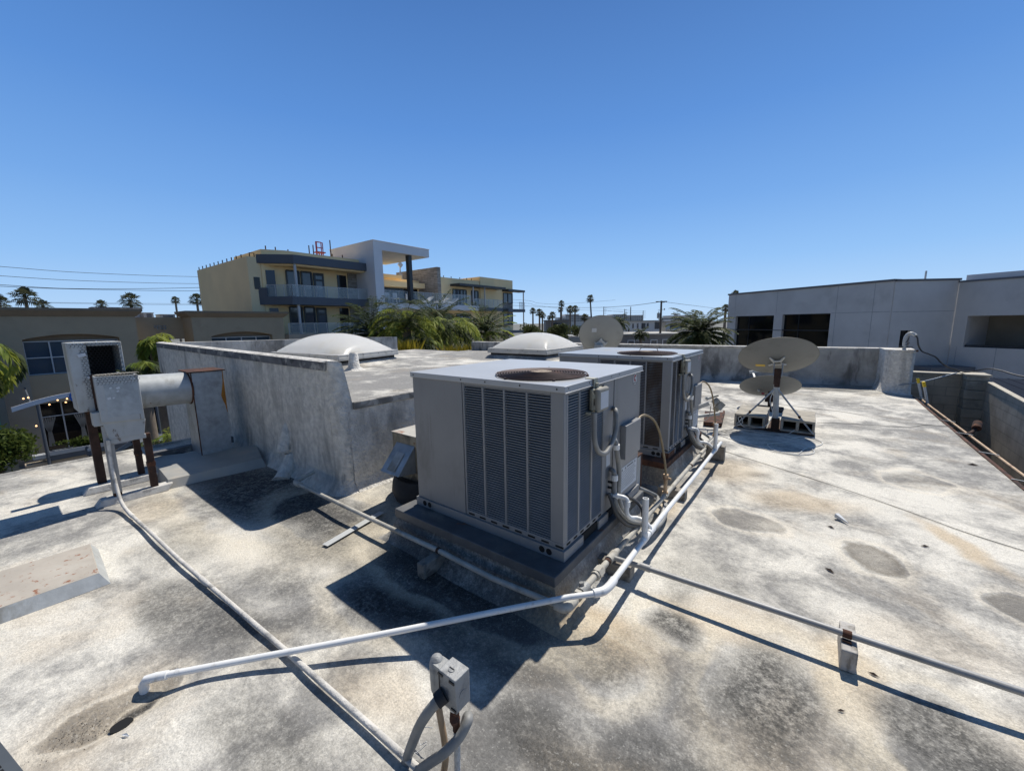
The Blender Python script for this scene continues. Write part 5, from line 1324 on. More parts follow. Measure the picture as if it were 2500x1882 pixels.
# house number on the link wall
q = MB(); SEG = {'4': 'fgbc', '3': 'abgcd', '0': 'abcdef'}
def digit(q, ch, y, z, h, x, th=.018):
    w = h * .55; L = {'a': ((0, h), (w, h)), 'b': ((w, h), (w, h / 2)), 'c': ((w, h / 2), (w, 0)), 'd': ((0, 0), (w, 0)), 'e': ((0, 0), (0, h / 2)), 'f': ((0, h / 2), (0, h)), 'g': ((0, h / 2), (w, h / 2))}
    for s in SEG[ch]:
        (a, b), (c, d) = L[s]; q.box(x, x + .02, y + min(a, c) - th, y + max(a, c) + th, z + min(b, d) - th, z + max(b, d) + th)
for k, ch in enumerate('430'): digit(q, ch, 3.42 + k * .17, 1.62, .19, -26.6)
M['numgrey'] = pm('faded number', (.24, .26, .28), .6, 0, .05)
build('house_number', q, M['numgrey'], tb)
q = MB(); q.box(-31, -30, 1.69, 3.6, 2.3, 2.80); q.mat(1); q.box(-31.05, -29.95, 1.62, 3.66, 2.80, 2.87); build('roof_screen', q, [M['trim'], M['coping']], tb)
for a, b, z in ((3.5, 3.92, 2.56), (4.2, 4.88, 2.47)):
    q = MB(); q.box(-30, -29, a, b, 2.25, z); q.mat(1); q.box(-29.0, -28.99, a + .12, b - .08, 2.3, z - .05); q.mat(0); q.box(-30.02, -28.97, a - .03, b + .03, z - .02, z + .01); build('roof_vent_box', q, [M['galv_dirty'], M['ink']], tb)
# awning with ring sign and bulbs
t = thing('awning', 'curved white awning band over the tan building\'s storefront', 'awning', (-22.3, 0, -1))
q = MB(); prof = [(-1.78, -1.17), (-1.1, -.97), (-.45, -.85), (.2, -.80), (1.0, -.84), (1.8, -1.0), (2.4, -1.2)]
P = catmull([V((-22, y, z)) for y, z in prof], 5)
for a, b in zip(P[:-1], P[1:]):
    q.prism([a + V((0, 0, -.10)), b + V((0, 0, -.10)), b + V((0, 0, .07)), a + V((0, 0, .07))], (-.06, 0, 0))
build('band', q, M['signwhite'], t)
for y in (-1.15, 2.2): q = MB(); q.cyl((-22.1, y, GZ), (-22.1, y, -1.1), .05, seg=8); build('support_post', q, M['slate'], t)
for y in (-1.3, .3, 1.8): q = MB(); q.bar((-22.06, y, -.95 if y > -1 else -1.05), (-25, y, -.7), .04, .04); build('support_arm', q, M['slate'], t)
t = thing('round_sign', 'blue and white swirl ring sign on the white awning', 'sign', (-21.95, -.08, -.93))
q = MB(); c = V((-21.95, -.08, -.93)); q.disc(c, (1, 0, 0), .26, 36); q.disc(c - V((.03, 0, 0)), (-1, 0, 0), .26, 36); build('disc', q, M['signwhite'], t)
q = MB()
def arc2(q, cy, cz, ra, rb, a0, a1, x, n=24):
    for k in range(n):
        t0 = a0 + (a1 - a0) * k / n; t1 = a0 + (a1 - a0) * (k + 1) / n
        q.add([(x, cy + ra * math.cos(t0), cz + ra * math.sin(t0)), (x, cy + rb * math.cos(t0), cz + rb * math.sin(t0)), (x, cy + rb * math.cos(t1), cz + rb * math.sin(t1)), (x, cy + ra * math.cos(t1), cz + ra * math.sin(t1))], [(0, 1, 2, 3)])
arc2(q, -.08, -.93, .20, .26, .3, 6.0, -21.94); arc2(q, -.07, -.94, .12, .165, .2, 4.6, -21.94); arc2(q, -.06, -.95, .04, .085, .0, 3.6, -21.94)
build('swirl', q, M['bluesign'], t)
for k, (y, z) in enumerate(((-1.45, -.86), (-1.33, -.84), (-.85, -1.19), (-.62, -1.05), (-.42, -1.17), (-.37, -1.04), (.02, -1.05), (-1.28, -1.95))):
    q = MB(); q.lathe([(.001, -.03), (.025, -.018), (.028, .0), (.018, .02), (.008, .035), (.001, .036)], (-22.4, y, z), (0, 0, 1), 10)
    tag(build('light_bulb', q, M['bulb'], loc=(-22.4, y, z)), 'glowing warm bulb hanging under the white awning', 'light bulb', 'string light bulbs under the awning')
# low planter wall, planter boxes and plants
t = thing('planter_wall', 'low tan street planter wall with a pale trough of green plants', 'planter', (-22.3, 0, GZ))
q = MB(); q.box(-22.6, -22.2, -1.75, 6, GZ, -3.36); build('wall', q, M['planter'], t, bev=.02)
q = MB(); q.box(-22.55, -22.12, -1.14, 4.5, -3.34, -3.02); build('trough', q, M['slate'], t); q = MB(); q.box(-22.5, -22.14, -1.52, -1.2, -3.2, -3.06); q.box(-22.12, -22.09, -1.10, 4.5, -3.14, -2.98); build('trough_edge', q, M['post'], t)
q = MB(); leaf_cloud(q, (-22.35, .25, -2.82), (.28, 1.5, .32), 1500, .06, 9, 14); leaf_cloud(q, (-22.35, 2.6, -2.8), (.28, 1.2, .32), 700, .06, 19, 12)
tag(build('trough_plants', q, M['leaf_hedge'], loc=(-22.35, .3, -3)), 'leafy green plants filling the trough before the dark storefront window', 'plants')
q = MB(); q.box(-23.6, -23.2, -6, -1.885, GZ, 1.2); q.mat(1); q.box(-23.2, -23.17, -2.12, -2.09, -2.2, -.9)
tag(build('storefront_pillar', q, [M['palebluegrey'], M['teal']], loc=(-23.4, -3, GZ)), 'dark grey green wall end with a thin teal strip at the left edge', 'pillar')
# parking meter
t = thing('parking_meter', 'dark parking meter on the far pavement beside the parked car', 'parking meter', (-21, -.15, GZ))
q = MB(); q.cyl((-21, -.15, GZ), (-21, -.15, -3.1), .035, seg=8); build('post', q, M['dkframe'], t)
q = MB(); q.lathe([(.001, -.2), (.09, -.18), (.11, 0), (.10, .12), (.06, .2), (.001, .21)], (-21, -.15, -2.98), (0, 0, 1), 12); build('head', q, M['slate'], t)
q = MB(); q.box(-20.9, -20.885, -.2, -.1, -2.97, -2.87); build('display', q, M['post'], t)
# parked car
car = thing('parked_car', 'silver blue car parked across the street behind the exhaust stand', 'car', (-19.6, 1.2, GZ))
def section(y, zb, zt, hw, hwt): return [V((-19.6 - hw, y, zb)), V((-19.6 - hw, y, zb + (zt - zb) * .62)), V((-19.6 - hwt, y, zt)), V((-19.6 + hwt, y, zt)), V((-19.6 + hw, y, zb + (zt - zb) * .62)), V((-19.6 + hw, y, zb))]
def loft(secs):
    q = MB(); n = len(secs[0])
    for s in secs: q.v += [tuple(p) for p in s]
    for a in range(len(secs) - 1):
        for k in range(n): q.f.append((a * n + k, a * n + (k + 1) % n, (a + 1) * n + (k + 1) % n, (a + 1) * n + k)); q.mi.append(0)
    q.f.append(tuple(range(n))); q.mi.append(0); q.f.append(tuple(range((len(secs) - 1) * n, len(secs) * n))[::-1]); q.mi.append(0); return q
Z = GZ
body = loft([section(-1.05, Z + .35, Z + .62, .70, .60), section(-.9, Z + .25, Z + .72, .84, .74), section(-.2, Z + .24, Z + .86, .88, .78), section(.35, Z + .24, Z + .94, .89, .80), section(2.6, Z + .24, Z + .97, .89, .80), section(3.3, Z + .26, Z + .92, .86, .76), section(3.5, Z + .4, Z + .75, .75, .66)])
build('body', body, M['carpaint'], car, bev=.04, ang=60)
gh = loft([section(.30, Z + .90, Z + .96, .80, .76), section(1.0, Z + .90, Z + 1.38, .80, .62), section(1.4, Z + .90, Z + 1.43, .80, .62), section(2.3, Z + .90, Z + 1.41, .80, .62), section(3.1, Z + .90, Z + 1.0, .78, .72)])
build('cabin_glass', gh, M['glass_black'], car, ang=60)
rfm = loft([[V((-19.6 - .6, y, z)), V((-19.6 - .55, y, z + .035)), V((-19.6 + .55, y, z + .035)), V((-19.6 + .6, y, z))] for y, z in ((.95, Z + 1.38), (1.4, Z + 1.43), (2.3, Z + 1.41), (2.6, Z + 1.34))])
q = rfm
for s in (-1, 1):
    q.bar((-19.6 + s * .79, .35, Z + .95), (-19.6 + s * .61, .98, Z + 1.40), .05, .05); q.bar((-19.6 + s * .6, 2.35, Z + 1.41), (-19.6 + s * .77, 3.1, Z + .98), .07, .05); q.bar((-19.6 + s * .80, 1.75, Z + .95), (-19.6 + s * .61, 1.72, Z + 1.43), .05, .05)
build('roof', q, M['carpaint'], car, ang=60)
for s in (-1, 1):
    for y in (-.35, 2.65):
        q = MB(); q.ring((-19.6 + s * .80, y, Z + .31), (1, 0, 0), .22, .10, 24, 8); w = build('wheel', q, M['tyre'], car); q = MB(); q.cyl((-19.6 + s * .76, y, Z + .31), (-19.6 + s * .87, y, Z + .31), .17, seg=16); build('rim', q, M['galv'], w)
    q = MB(); q.box(-19.6 + s * .55 - .14, -19.6 + s * .55 + .14, -1.03, -.95, Z + .56, Z + .67); build('headlight', q, M['paper'], car, bev=.02)
    q = MB(); q.box(-19.6 + s * .98 - .09, -19.6 + s * .98 + .09, .5, .62, Z + .92, Z + 1.05); build('mirror', q, M['dkframe'], car, bev=.03)

# ------------------------------------------------------------------ yellow apartment building
yb = thing('apartment_building', 'pale yellow three storey apartment building with slate balconies and a white portal frame', 'building', (-30, 20, GZ))
q = MB(); q.box(-36.5, -27, 8.26, 9.0, GZ, 5.95); q.box(-36.5, -27.01, 9.0, 15.48, GZ, 5.95); build('wall', q, M['yel_side'], yb)
q = MB(); q.box(-26.99, -26.94, 9.0, 15.48, 3.55, 5.6); q.box(-26.99, -26.94, 9.0, 15.48, GZ, 3.05); q.prism([(-26.4, 10.25, 5.95), (-26.4, 15.48, 5.95), (-31.5, 15.48, 5.95), (-31.5, 9.1, 5.95), (-27.0, 9.1, 5.95)], (0, 0, .52)); build('wall', q, M['yel'], yb)
q = MB(); q.box(-26.999, -26.98, 8.52, 8.86, 4.0, 4.74); build('window', q, M['glass_black'], yb)
plan = lambda y0, y1, xf, ya: [(xf, y0), (xf, y1), (-27.0, y1), (-27.0, ya)]
q = MB(); q.prism([(x, y, 5.60) for x, y in plan(10.35, 15.49, -25.5, 8.78)], (0, 0, .53)); build('canopy', q, M['slate'], yb)
q = MB(); q.prism([(x, y, 5.50) for x, y in plan(10.6, 15.45, -25.7, 9.1)], (0, 0, .095)); build('canopy_soffit', q, M['yel'], yb)
q = MB(); q.prism([(x, y, 3.05) for x, y in plan(10.05, 15.49, -25.5, 8.72)], (0, 0, .50)); q.prism([(-27.0, 8.72, 3.55), (-26.62, 9.05, 3.55), (-26.72, 9.15, 3.55), (-27.0, 8.9, 3.55)], (0, 0, .55)); build('balcony_slab', q, M['slate'], yb)
q = MB(); q.prism([(x, y, .70) for x, y in plan(9.62, 15.49, -25.5, 8.5)], (0, 0, .48)); build('balcony_slab', q, M['tan_lt'], yb)
def rail(p, q_, z0, z1, n):
    p, q_ = V(p), V(q_); g = MB(); g.add([p + V((0, 0, z0)), q_ + V((0, 0, z0)), q_ + V((0, 0, z1)), p + V((0, 0, z1))], [(0, 1, 2, 3)]); gl = build('glass_balustrade', g, M['balglass'], yb)
    g = MB(); g.bar(p + V((0, 0, z1)), q_ + V((0, 0, z1)), .04, .03)
    for k in range(n + 1): c = p.lerp(q_, k / n); g.cyl(c + V((0, 0, z0)), c + V((0, 0, z1)), .018, seg=6)
    build('rail_post', g, M['post'], gl)
rail((-25.52, 10.1, 0), (-25.52, 15.45, 0), 3.55, 4.27, 7); rail((-26.7, 9.1, 0), (-25.52, 10.1, 0), 3.55, 4.27, 3); rail((-25.52, 9.66, 0), (-25.52, 15.45, 0), 1.18, 1.86, 7)
X = -26.93
for z0, z1 in ((3.56, 5.30), (1.2, 2.95)):
    window(yb, X, 10.45, 11.25, z0 + .1, z1, 1, [], M['glass'], .10, 'dkframe'); window(yb, X, 11.42, 12.1, z0 + .1, z1, 1, [], M['glass'], .10, 'dkframe')
    q = MB(); q.box(X, X + .05, 12.22, 12.95, z0, z1); dr = build('door', q, M['dkframe'], yb); q = MB(); q.box(X + .05, X + .056, 12.36, 12.8, z0 + .12, z1 - .55); q.box(X + .05, X + .056, 12.36, 12.8, z1 - .42, z1 - .18); build('pane', q, M['glass_blue'], dr)
    q = MB(); q.box(X, X + .03, 13.95, 14.65, z0, z1); build('window', q, M['glass_black'], yb)
    q = MB(); q.box(X - .02, X + .06, 14.78, 15.48, z0, z1 + .28); build('stone_panel', q, M['stone'], yb)
    q = MB(); q.cyl((-25.75, 10.5, z0), (-25.75, 10.5, z1 + .3), .09, seg=8); build('column', q, M['post'], yb)
    q = MB(); q.add([(-26.9, 9.2, z0), (-26.55, 9.6, z0), (-26.55, 9.6, z1 - .1), (-26.9, 9.2, z1 - .1)], [(0, 1, 2, 3)]); build('window', q, M['glass_blue'], yb)
# white portal frame
q = MB(); q.box(-30.4, -24.5, 15.495, 16.2, GZ, 7.03); q.box(-30.4, -24.5, 15.495, 20.66, 7.03, 7.63); q.box(-30.45, -24.45, 15.46, 20.7, 7.63, 7.67); build('portal_frame', q, M['white_b'], yb, bev=.01)
q = MB(); q.add([(-30.3, 16.21, 7.022), (-24.6, 16.21, 7.022), (-24.6, 20.6, 7.022), (-30.3, 20.6, 7.022)], [(0, 1, 2, 3)]); build('soffit', q, M['roofgrey'], yb)
q = MB(); q.box(-25.1, -24.72, 18.75, 19.05, 3.3, 7.02); build('column', q, M['dkframe'], yb)
# terrace and wings behind
q = MB(); q.box(-36, -29.6, 16.2, 24, GZ, 5.80); q.box(-31, -29.4, 16.2, 21.6, 5.8, 6.10); q.box(-29.6, -28.6, 16.2, 23.6, 5.0, 5.45); build('wall', q, M['yel'], yb)
q = MB(); q.box(-29.58, -29.5, 17, 23.4, 3.35, 4.95); build('dark_recess', q, M['glass_black'], yb)
q = MB(); q.box(-33, -27, 23.72, 24.14, 3.3, 6.84); build('stone_fin', q, M['stone'], yb)
q = MB(); q.box(-36, -27, 24.15, 29.48, GZ, 5.98); q.box(-36, -26.9, 29.48, 31.86, GZ, 6.42); q.box(-36, -27.0, 31.86, 35.12, GZ, 6.44); build('wall', q, M['yel'], yb)
q = MB(); q.box(-29.6, -25.02, 16.2, 27.1, 2.92, 3.32); q.box(-25.6, -25.0, 18.0, 27.14, 3.12, 3.34); build('terrace_slab', q, M['white_b'], yb)
rail((-25.1, 16.3, 0), (-25.1, 26.1, 0), 3.33, 4.28, 12)
q = MB(); q.box(-27, -25.7, 25.3, 32.2, 5.22, 5.42); q.box(-27, -26.1, 33.2, 36.3, 5.14, 5.36); build('canopy', q, M['dkframe'], yb)
q = MB(); q.box(-26.88, -26.1, 27.4, 32.2, 2.95, 3.28); q.box(-27, -26.1, 33.15, 36.3, 2.9, 3.22); q.box(-27, -26.1, 33.15, 36.3, .55, .85); build('balcony_slab', q, M['slate'], yb)
rail((-26.12, 27.6, 0), (-26.12, 32.1, 0), 3.28, 4.1, 6); rail((-26.12, 35.2, 0), (-26.12, 36.2, 0), 3.22, 4.0, 2)
for (a, b, z0, z1) in ((25.6, 26.5, 3.4, 4.95), (26.6, 27.45, 3.4, 4.95), (28.2, 29.2, 3.4, 4.95), (33.35, 35.0, 3.87, 4.97), (33.35, 35.0, 1.5, 2.75), (33.3, 35.0, -.9, .4), (26.0, 28.0, .9, 2.6), (24.4, 25.4, .9, 2.6), (17.0, 18.2, 1.2, 2.7), (20, 22, 1.0, 2.7)):
    x = -26.985 if a > 24 else -29.585
    window(yb, x if not (29.4 < a < 31.9) else -26.88, a, b, z0, z1, 2, [], M['glass_blue'], .08, 'dkframe')
q = MB(); q.box(-26.985, -26.95, 33.3, 35.0, 3.24, 3.85); build('stone_panel', q, M['stone'], yb)
q = MB(); q.cyl((-26.2, 36.1, .85), (-26.2, 36.1, 5.14), .07, seg=8); q.cyl((-25.9, 27.3, 3.3), (-25.9, 27.3, 5.22), .07, seg=8); q.cyl((-25.9, 29.0, 3.3), (-25.9, 29.0, 5.22), .06, seg=8); build('column', q, M['post'], yb)
# roof line anchor posts
q = MB()
for k in range(11): x = -36.1 + k * .82; q.box(x - .025, x + .025, 8.27, 8.32, 5.95, 6.16)
for y in (8.45, 8.7): q.box(-27.1, -27.05, y, y + .04, 5.95, 6.2)
q.box(-27.1, -27.05, 8.45, 8.74, 6.17, 6.2)
for y, z in ((9.8, 6.9), (10.4, 6.9), (11.2, 6.85), (12.65, 7.31), (12.95, 7.38), (14.24, 7.9), (14.33, 6.94), (15.14, 6.96)): q.box(-28.03, -27.97, y - .025, y + .025, 6.45, z)
for y in (25.4, 26.4, 27.6, 28.6, 29.3): q.box(-28, -27.95, y, y + .05, 5.98, 6.3)
build('roof_post', q, M['rust_dark'], yb)
# red work platform on its roof
t = thing('work_platform', 'small red steel guard frame standing on the apartment building\'s roof', 'scaffold', (-29, 14, 6.45))
q = MB()
for a, b in ((13.68, 14.08), (14.0, 14.46)):
    dz_ = 0 if a < 13.9 else .08; x = -29 if a < 13.9 else -29.5
    for y in (a, b): q.bar((x, y, 6.45), (x, y, 7.85 + dz_), .05, .05)
    for z in (7.85, 7.45): q.bar((x, a, z + dz_), (x, b, z + dz_), .05, .05, (1, 0, 0))
q.box(-29.5, -29, 13.75, 14.4, 7.10, 7.18); q.bar((-29.2, 13.95, 6.5), (-29.2, 14.2, 7.1), .06, .06); q.bar((-29.2, 14.2, 6.5), (-29.2, 13.95, 7.1), .06, .06)
build('frame', q, M['redmetal'], t)
t = thing('rooftop_antenna', 'pale diamond shaped antenna on a tripod on the yellow roof', 'antenna', (-31, 22.7, 5.8))
q = MB(); q.cyl((-31, 22.7, 5.8), (-31, 22.7, 7.3), .05, seg=8)
for y in (22.4, 23.0): q.bar((-31, y, 5.8), (-31, 22.7, 6.9), .04, .04)
q.box(-31.1, -30.9, 22.62, 22.85, 6.2, 6.5); build('tripod', q, M['post'], t)
q = MB(); q.prism([(-31, 22.7, 7.0), (-31, 22.98, 7.3), (-31, 22.7, 7.62), (-31, 22.42, 7.3)], (.12, 0, 0)); build('panel', q, M['mast'], t)
# terrace furniture
for k, (y, w) in enumerate(((17.6, .4), (18.3, .4), (19.6, .4))):
    t = thing('terrace_chair', 'pale chair behind the glass of the white terrace', 'chair', (-25.9, y, 3.34), 'chairs on the terrace')
    q = MB(); q.box(-26.15, -25.75, y - .2, y + .2, 3.72, 3.80); build('seat', q, M['trim'], t); q = MB(); q.box(-26.17, -26.12, y - .2, y + .2, 3.8, 4.2); build('backrest', q, M['trim'], t)
    for sx in (-26.13, -25.78):
        for sy in (-.17, .17): q = MB(); q.box(sx - .015, sx + .015, y + sy - .015, y + sy + .015, 3.33, 3.72); build('leg', q, M['post'], t)
for k, y in enumerate((21.2, 23.1, 24.2)):
    t = thing('sun_lounger', 'white sun lounger on the terrace behind the glass', 'sun lounger', (-25.9, y, 3.34), 'white loungers on the terrace')
    q = MB(); q.box(-26.2, -25.6, y - .6, y + .35, 3.55, 3.68); build('bed', q, M['trim'], t); q = MB(); q.bar((-25.9, y + .33, 3.66), (-25.9, y + .75, 4.0), .6, .08); build('backrest', q, M['trim'], t)
    q = MB()
    for yy in (y - .5, y + .3): q.box(-26.15, -26.1, yy, yy + .05, 3.33, 3.55); q.box(-25.7, -25.65, yy, yy + .05, 3.33, 3.55)
    build('leg_frame', q, M['post'], t)
# ------------------------------------------------------------------ grey building on the right
rb = thing('concrete_building', 'long grey board marked concrete building with dark window bands at right', 'building', (2, 31, GZ))
class Frame:
    def __init__(s, P0, u):
        s.P0 = V(P0); s.u = V(u).normalized(); s.n = V((s.u.y, -s.u.x, 0))
        if s.n.y > 0: s.n = -s.n
    def pt(s, t, d, z): return s.P0 + s.u * t + s.n * d + V((0, 0, z))
    def box(s, q, t0, t1, d0, d1, z0, z1):
        c = s.pt((t0 + t1) / 2, (d0 + d1) / 2, (z0 + z1) / 2)
        q.obox(c, s.u * (t1 - t0) / 2, s.n * (d1 - d0) / 2, V((0, 0, (z1 - z0) / 2)))
FA = Frame((-4.807, 34.749, 0), (.83, -.57, 0)); FC = Frame((7.0, 30.4, 0), (.83, -.57, 0)); FB = Frame((4.27, 28.52, 0), (7.0 - 4.27, 30.4 - 28.52, 0))
def facade(F, t0, t1, zt, holes, d=-.5, zb=GZ):
    q = MB(); ts = t0
    for (a, b, z0, z1) in holes:
        F.box(q, ts, a, d, 0, zb, zt); F.box(q, a, b, d, 0, z1, zt); F.box(q, a, b, d, 0, zb, z0); ts = b
    F.box(q, ts, t1, d, 0, zb, zt); return q
q = facade(FA, 0, 10.98, 3.60, [(.80, 4.06, -1.5, 1.92), (4.70, 7.86, -1.5, 1.96)]); FA.box(q, 0, 10.9, -9, -.55, GZ, 3.45); build('wall', q, M['rgrey'], rb)
q = facade(FB, .02, 3.35, 3.58, [(.62, 1.15, -.1, .92)]); FB.box(q, .3, 3.6, -7, -.55, GZ, 3.4); build('wall', q, M['rgrey'], rb)
q = facade(FC, .03, 5.5, 3.45, [(.55, 3.0, .0, 1.66)], -.35); FC.box(q, .03, 5.5, -7, -2.2, GZ, 3.3); FC.box(q, .03, .5, -2.2, -.36, GZ, 3.3); FC.box(q, 3.02, 5.5, -2.2, -.36, GZ, 3.3); FC.box(q, .5, 3.02, -2.2, -.36, 1.7, 3.3); FC.box(q, .5, 3.02, -2.2, -.36, GZ, -.02); build('wall', q, M['rgrey'], rb)
q = MB(); FA.box(q, -.06, 11.0, -.55, .06, 3.60, 3.72); FB.box(q, .05, 3.4, -.5, .05, 3.58, 3.69); FC.box(q, .0, 5.55, -.4, .05, 3.45, 3.55); build('coping', q, M['rgrey_dk'], rb)
for a, b, z1 in ((.80, 4.06, 1.92), (4.70, 7.86, 1.96)):
    q = MB(); FA.box(q, a, b, -.26, -.22, -1.5, z1); w = build('window', q, M['glass_black'], rb)
    q = MB(); FA.box(q, a, b, -.22, -.05, .84, .91)
    t_ = a + (b - a) * .33; FA.box(q, t_ - .02, t_ + .02, -.22, -.19, -1.5, z1)
    FA.box(q, a, b, -.22, -.1, z1 - .05, z1); build('frame', q, M['dkframe'], w)
q = MB(); FA.box(q, -.02, 8.0, .002, .035, .83, .90) if False else FA.box(q, .01, .79, .002, .02, .84, .90); build('reveal_band', q, M['rgrey_dk'], rb); q = MB(); FA.box(q, 4.07, 4.69, .002, .02, .84, .90); build('reveal_band', q, M['rgrey_dk'], rb)
q = MB(); FB.box(q, .62, 1.15, -.2, -.16, -.1, .92); build('window', q, M['glass_black'], rb)
q = MB(); FC.box(q, .5, 3.02, -2.19, -2.15, 0, 1.68); w = build('balcony_back', q, M['tan_lt'], rb)
q = MB(); FC.box(q, 1.95, 2.55, -2.14, -2.1, 0, 1.6); FC.box(q, 2.7, 3.0, -1.0, -.9, 0, 1.66); build('window', q, M['glass_black'], rb)
q = MB(); FC.box(q, .55, 3.0, -.2, -.14, .0, .08); FC.box(q, .55, 3.0, -.2, -.16, .1, .13); build('balcony_rail', q, M['dkframe'], rb)
# joints in the concrete
M['joint'] = pm('concrete joint', (.38, .39, .41), .9)
def jn(F, *a): q = MB(); F.box(q, *a); build('joint', q, M['joint'], rb)
for t_ in (.7, 4.2, 4.75 + 3.4, 10.1): jn(FA, t_ - .012, t_ + .012, .001, .006, 1.95 if t_ < 8 else -4, 3.6)
jn(FA, 7.9, 10.95, .001, .006, 1.95, 1.98); jn(FB, .05, 3.3, .001, .006, 1.93, 1.96)
for t_ in (.3, 1.8, 3.1): jn(FC, t_ - .012, t_ + .012, .001, .006, GZ, 0)
q = MB(); FC.box(q, .1, 8, -5, -1.2, 3.4, 3.56); q.mat(1); FC.box(q, .0, 8, -5.2, -.6, 3.56, 3.86); build('penthouse', q, [M['rgrey_dk'], M['white_b']], rb)
q = MB(); FB.box(q, 2.3, 2.36, -.9, -.84, 3.4, 4.2); build('roof_post', q, M['post'], rb)
q = MB(); FB.box(q, 1.2, 3.4, .3, 1.4, GZ, -1.0)
tag(build('utility_shed', q, M['rgrey_dk'], loc=(5.5, 29, GZ)), 'plain grey shed base against the concrete building behind the block wall', 'shed')

# ------------------------------------------------------------------ concrete block wall beyond the roof edge
cw = thing('block_wall', 'tall tan concrete block wall with a pilaster beyond the right roof edge', 'wall', (3.8, 10, GZ))
q = MB(); q.box(2.6, 3.72, 10.9, 11.08, GZ, .37); q.prism([(4.0, 10.62, GZ), (4.0, -3, GZ), (4.0, -3, -.44), (4.0, 10.62, .275)], (.07, 0, 0)); build('wall', q, M['cmuwall'], cw)
q = MB(); z = GZ; k = 0
while z < .40:
    o = .0 if k % 2 else .012
    q.box(3.72 - o, 4.02 + o, 10.58 - o, 11.0, z + .004, min(z + .196, .40)); z += .2; k += 1
build('pilaster', q, M['cmu'], cw, bev=.008)
q = MB(); q.box(2.6, 3.74, 10.87, 11.11, .37, .41); q.box(3.69, 4.06, 10.55, 11.06, .402, .44); q.prism([(3.99, 10.56, .276), (3.99, -3, -.438), (3.99, -3, -.40), (3.99, 10.56, .31)], (.085, 0, 0)); build('mortar_cap', q, M['cap'], cw, bev=.012)
t = thing('metal_roof', 'dark blue corrugated roof beyond the block wall at right edge', 'roof', (7, 15, 0))
q = MB(); q.add([(4.45, 11.6, -.30), (14, 11.6, -.30), (14, 16.5, -.22), (5.42, 16.5, -.22)], [(0, 1, 2, 3)])
for k in range(30): x = 5.5 + k * .28; q.bar((x, 11.6, -.297), (x, 16.5, -.217), .03, .012)
build('sheet', q, M['blueroof'], t); q = MB(); q.box(4.5, 14, 11.6, 11.7, GZ, -.31); build('wall', q, M['rgrey_dk'], t)

# ------------------------------------------------------------------ middle distance houses
def house(name, label, P0, P1, zt, depth, wallm, roofm, wins, over=.25, slope=0, cat='house'):
    F = Frame((P0[0], P0[1], 0), (P1[0] - P0[0], P1[1] - P0[1], 0)); L = (V((P1[0], P1[1], 0)) - F.P0).length
    t = thing(name, label, cat, (P0[0], P0[1], GZ)); q = MB(); F.box(q, 0, L, -depth, 0, GZ, zt); build('wall', q, M[wallm], t)
    q = MB(); F.box(q, -over, L + over, -depth - over, over, zt, zt + .14); build('roof', q, M[roofm], t)
    for (a, b, z0, z1, tr) in wins:
        q = MB(); F.box(q, a, b, .0, .02, z0, z1); w = build('window', q, M['glass'], t)
        if tr:
            q = MB(); e = .07
            F.box(q, a - e, b + e, .0, .05, z1, z1 + e); F.box(q, a - e, b + e, .0, .05, z0 - e, z0); F.box(q, a - e, a, .0, .05, z0, z1); F.box(q, b, b + e, .0, .05, z0, z1)
            if b - a > 1.1: F.box(q, (a + b) / 2 - .03, (a + b) / 2 + .03, .0, .05, z0, z1)
            build('frame', q, M['trim'], w)
    return t, F
house('grey_house', 'low flat roofed grey house with white framed windows behind the parapet', (-17.3, 41.0), (-10.6, 46.1), .12, 8, 'greyhouse', 'roofgrey', [(1.75, 3.15, -1.0, -.62 + .1, 1), (4.35, 5.0, -1.0, -.5, 1), (5.7, 6.35, -1.0, -.48, 1)])
t, F = house('white_house', 'white modern house with dark windows and terrace, left of the utility pole', (-22.0, 56.9), (-17.75, 60.15), 1.62, 7, 'whitehouse', 'roofgrey', [(.25, .5, -.1, .5, 0), (.9, 1.15, .6, 1.3, 0), (1.6, 1.85, .6, 1.3, 0), (2.3, 2.9, .5, 1.35, 0), (3.1, 3.4, .6, 1.35, 0), (4.3, 5.3, .45, 1.5, 0), (3.6, 4.0, -.6, .1, 0)])
t, F = house('white_house', 'white modern house with stepped balconies, right of the utility pole', (-17.4, 61.2), (-13.4, 64.2), 1.45, 7, 'whitehouse', 'roofgrey', [(.6, 1.9, .55, 1.2, 0), (2.3, 2.9, .6, 1.2, 0), (3.4, 4.4, .5, 1.2, 0), (.8, 1.6, -.6, .1, 0), (2.4, 3.6, -.7, .0, 0)])
q = MB(); F.box(q, .2, 4.8, 0, 1.0, .22, .40); build('balcony', q, M['trim'], t)
q = MB(); F.box(q, -.3, 2.4, -1, 1.2, 1.9, 2.0); build('upper_roof', q, M['blueroof'], t)
house('white_house', 'plain pale flat block above the white houses left of the date palm', (-19.3, 71.9), (-16.0, 74.4), 2.45, 5, 'hotel', 'trim', [], .1)
house('dark_house', 'small dark hipped house at the left of the white house', (-25.4, 61.9), (-23.7, 63.2), 1.15, 4, 'greyhouse', 'greyhouse', [(.6, 1.2, .3, .9, 0)])
house('dark_house', 'dark low building half hidden by trees under the left palm row', (-39.9, 62.4), (-36.4, 65.0), 2.0, 6, 'greyhouse', 'rgrey_dk', [(1.0, 3.2, .9, 1.6, 0)])
t = thing('barrel_roof_building', 'low warehouse with a pale barrel vaulted roof and two bright skylights', 'building', (-20.6, 37.3, GZ))
F = Frame((-22.4, 35.9, 0), (3.3, 2.55, 0)); L = 4.9
q = MB(); N = 14
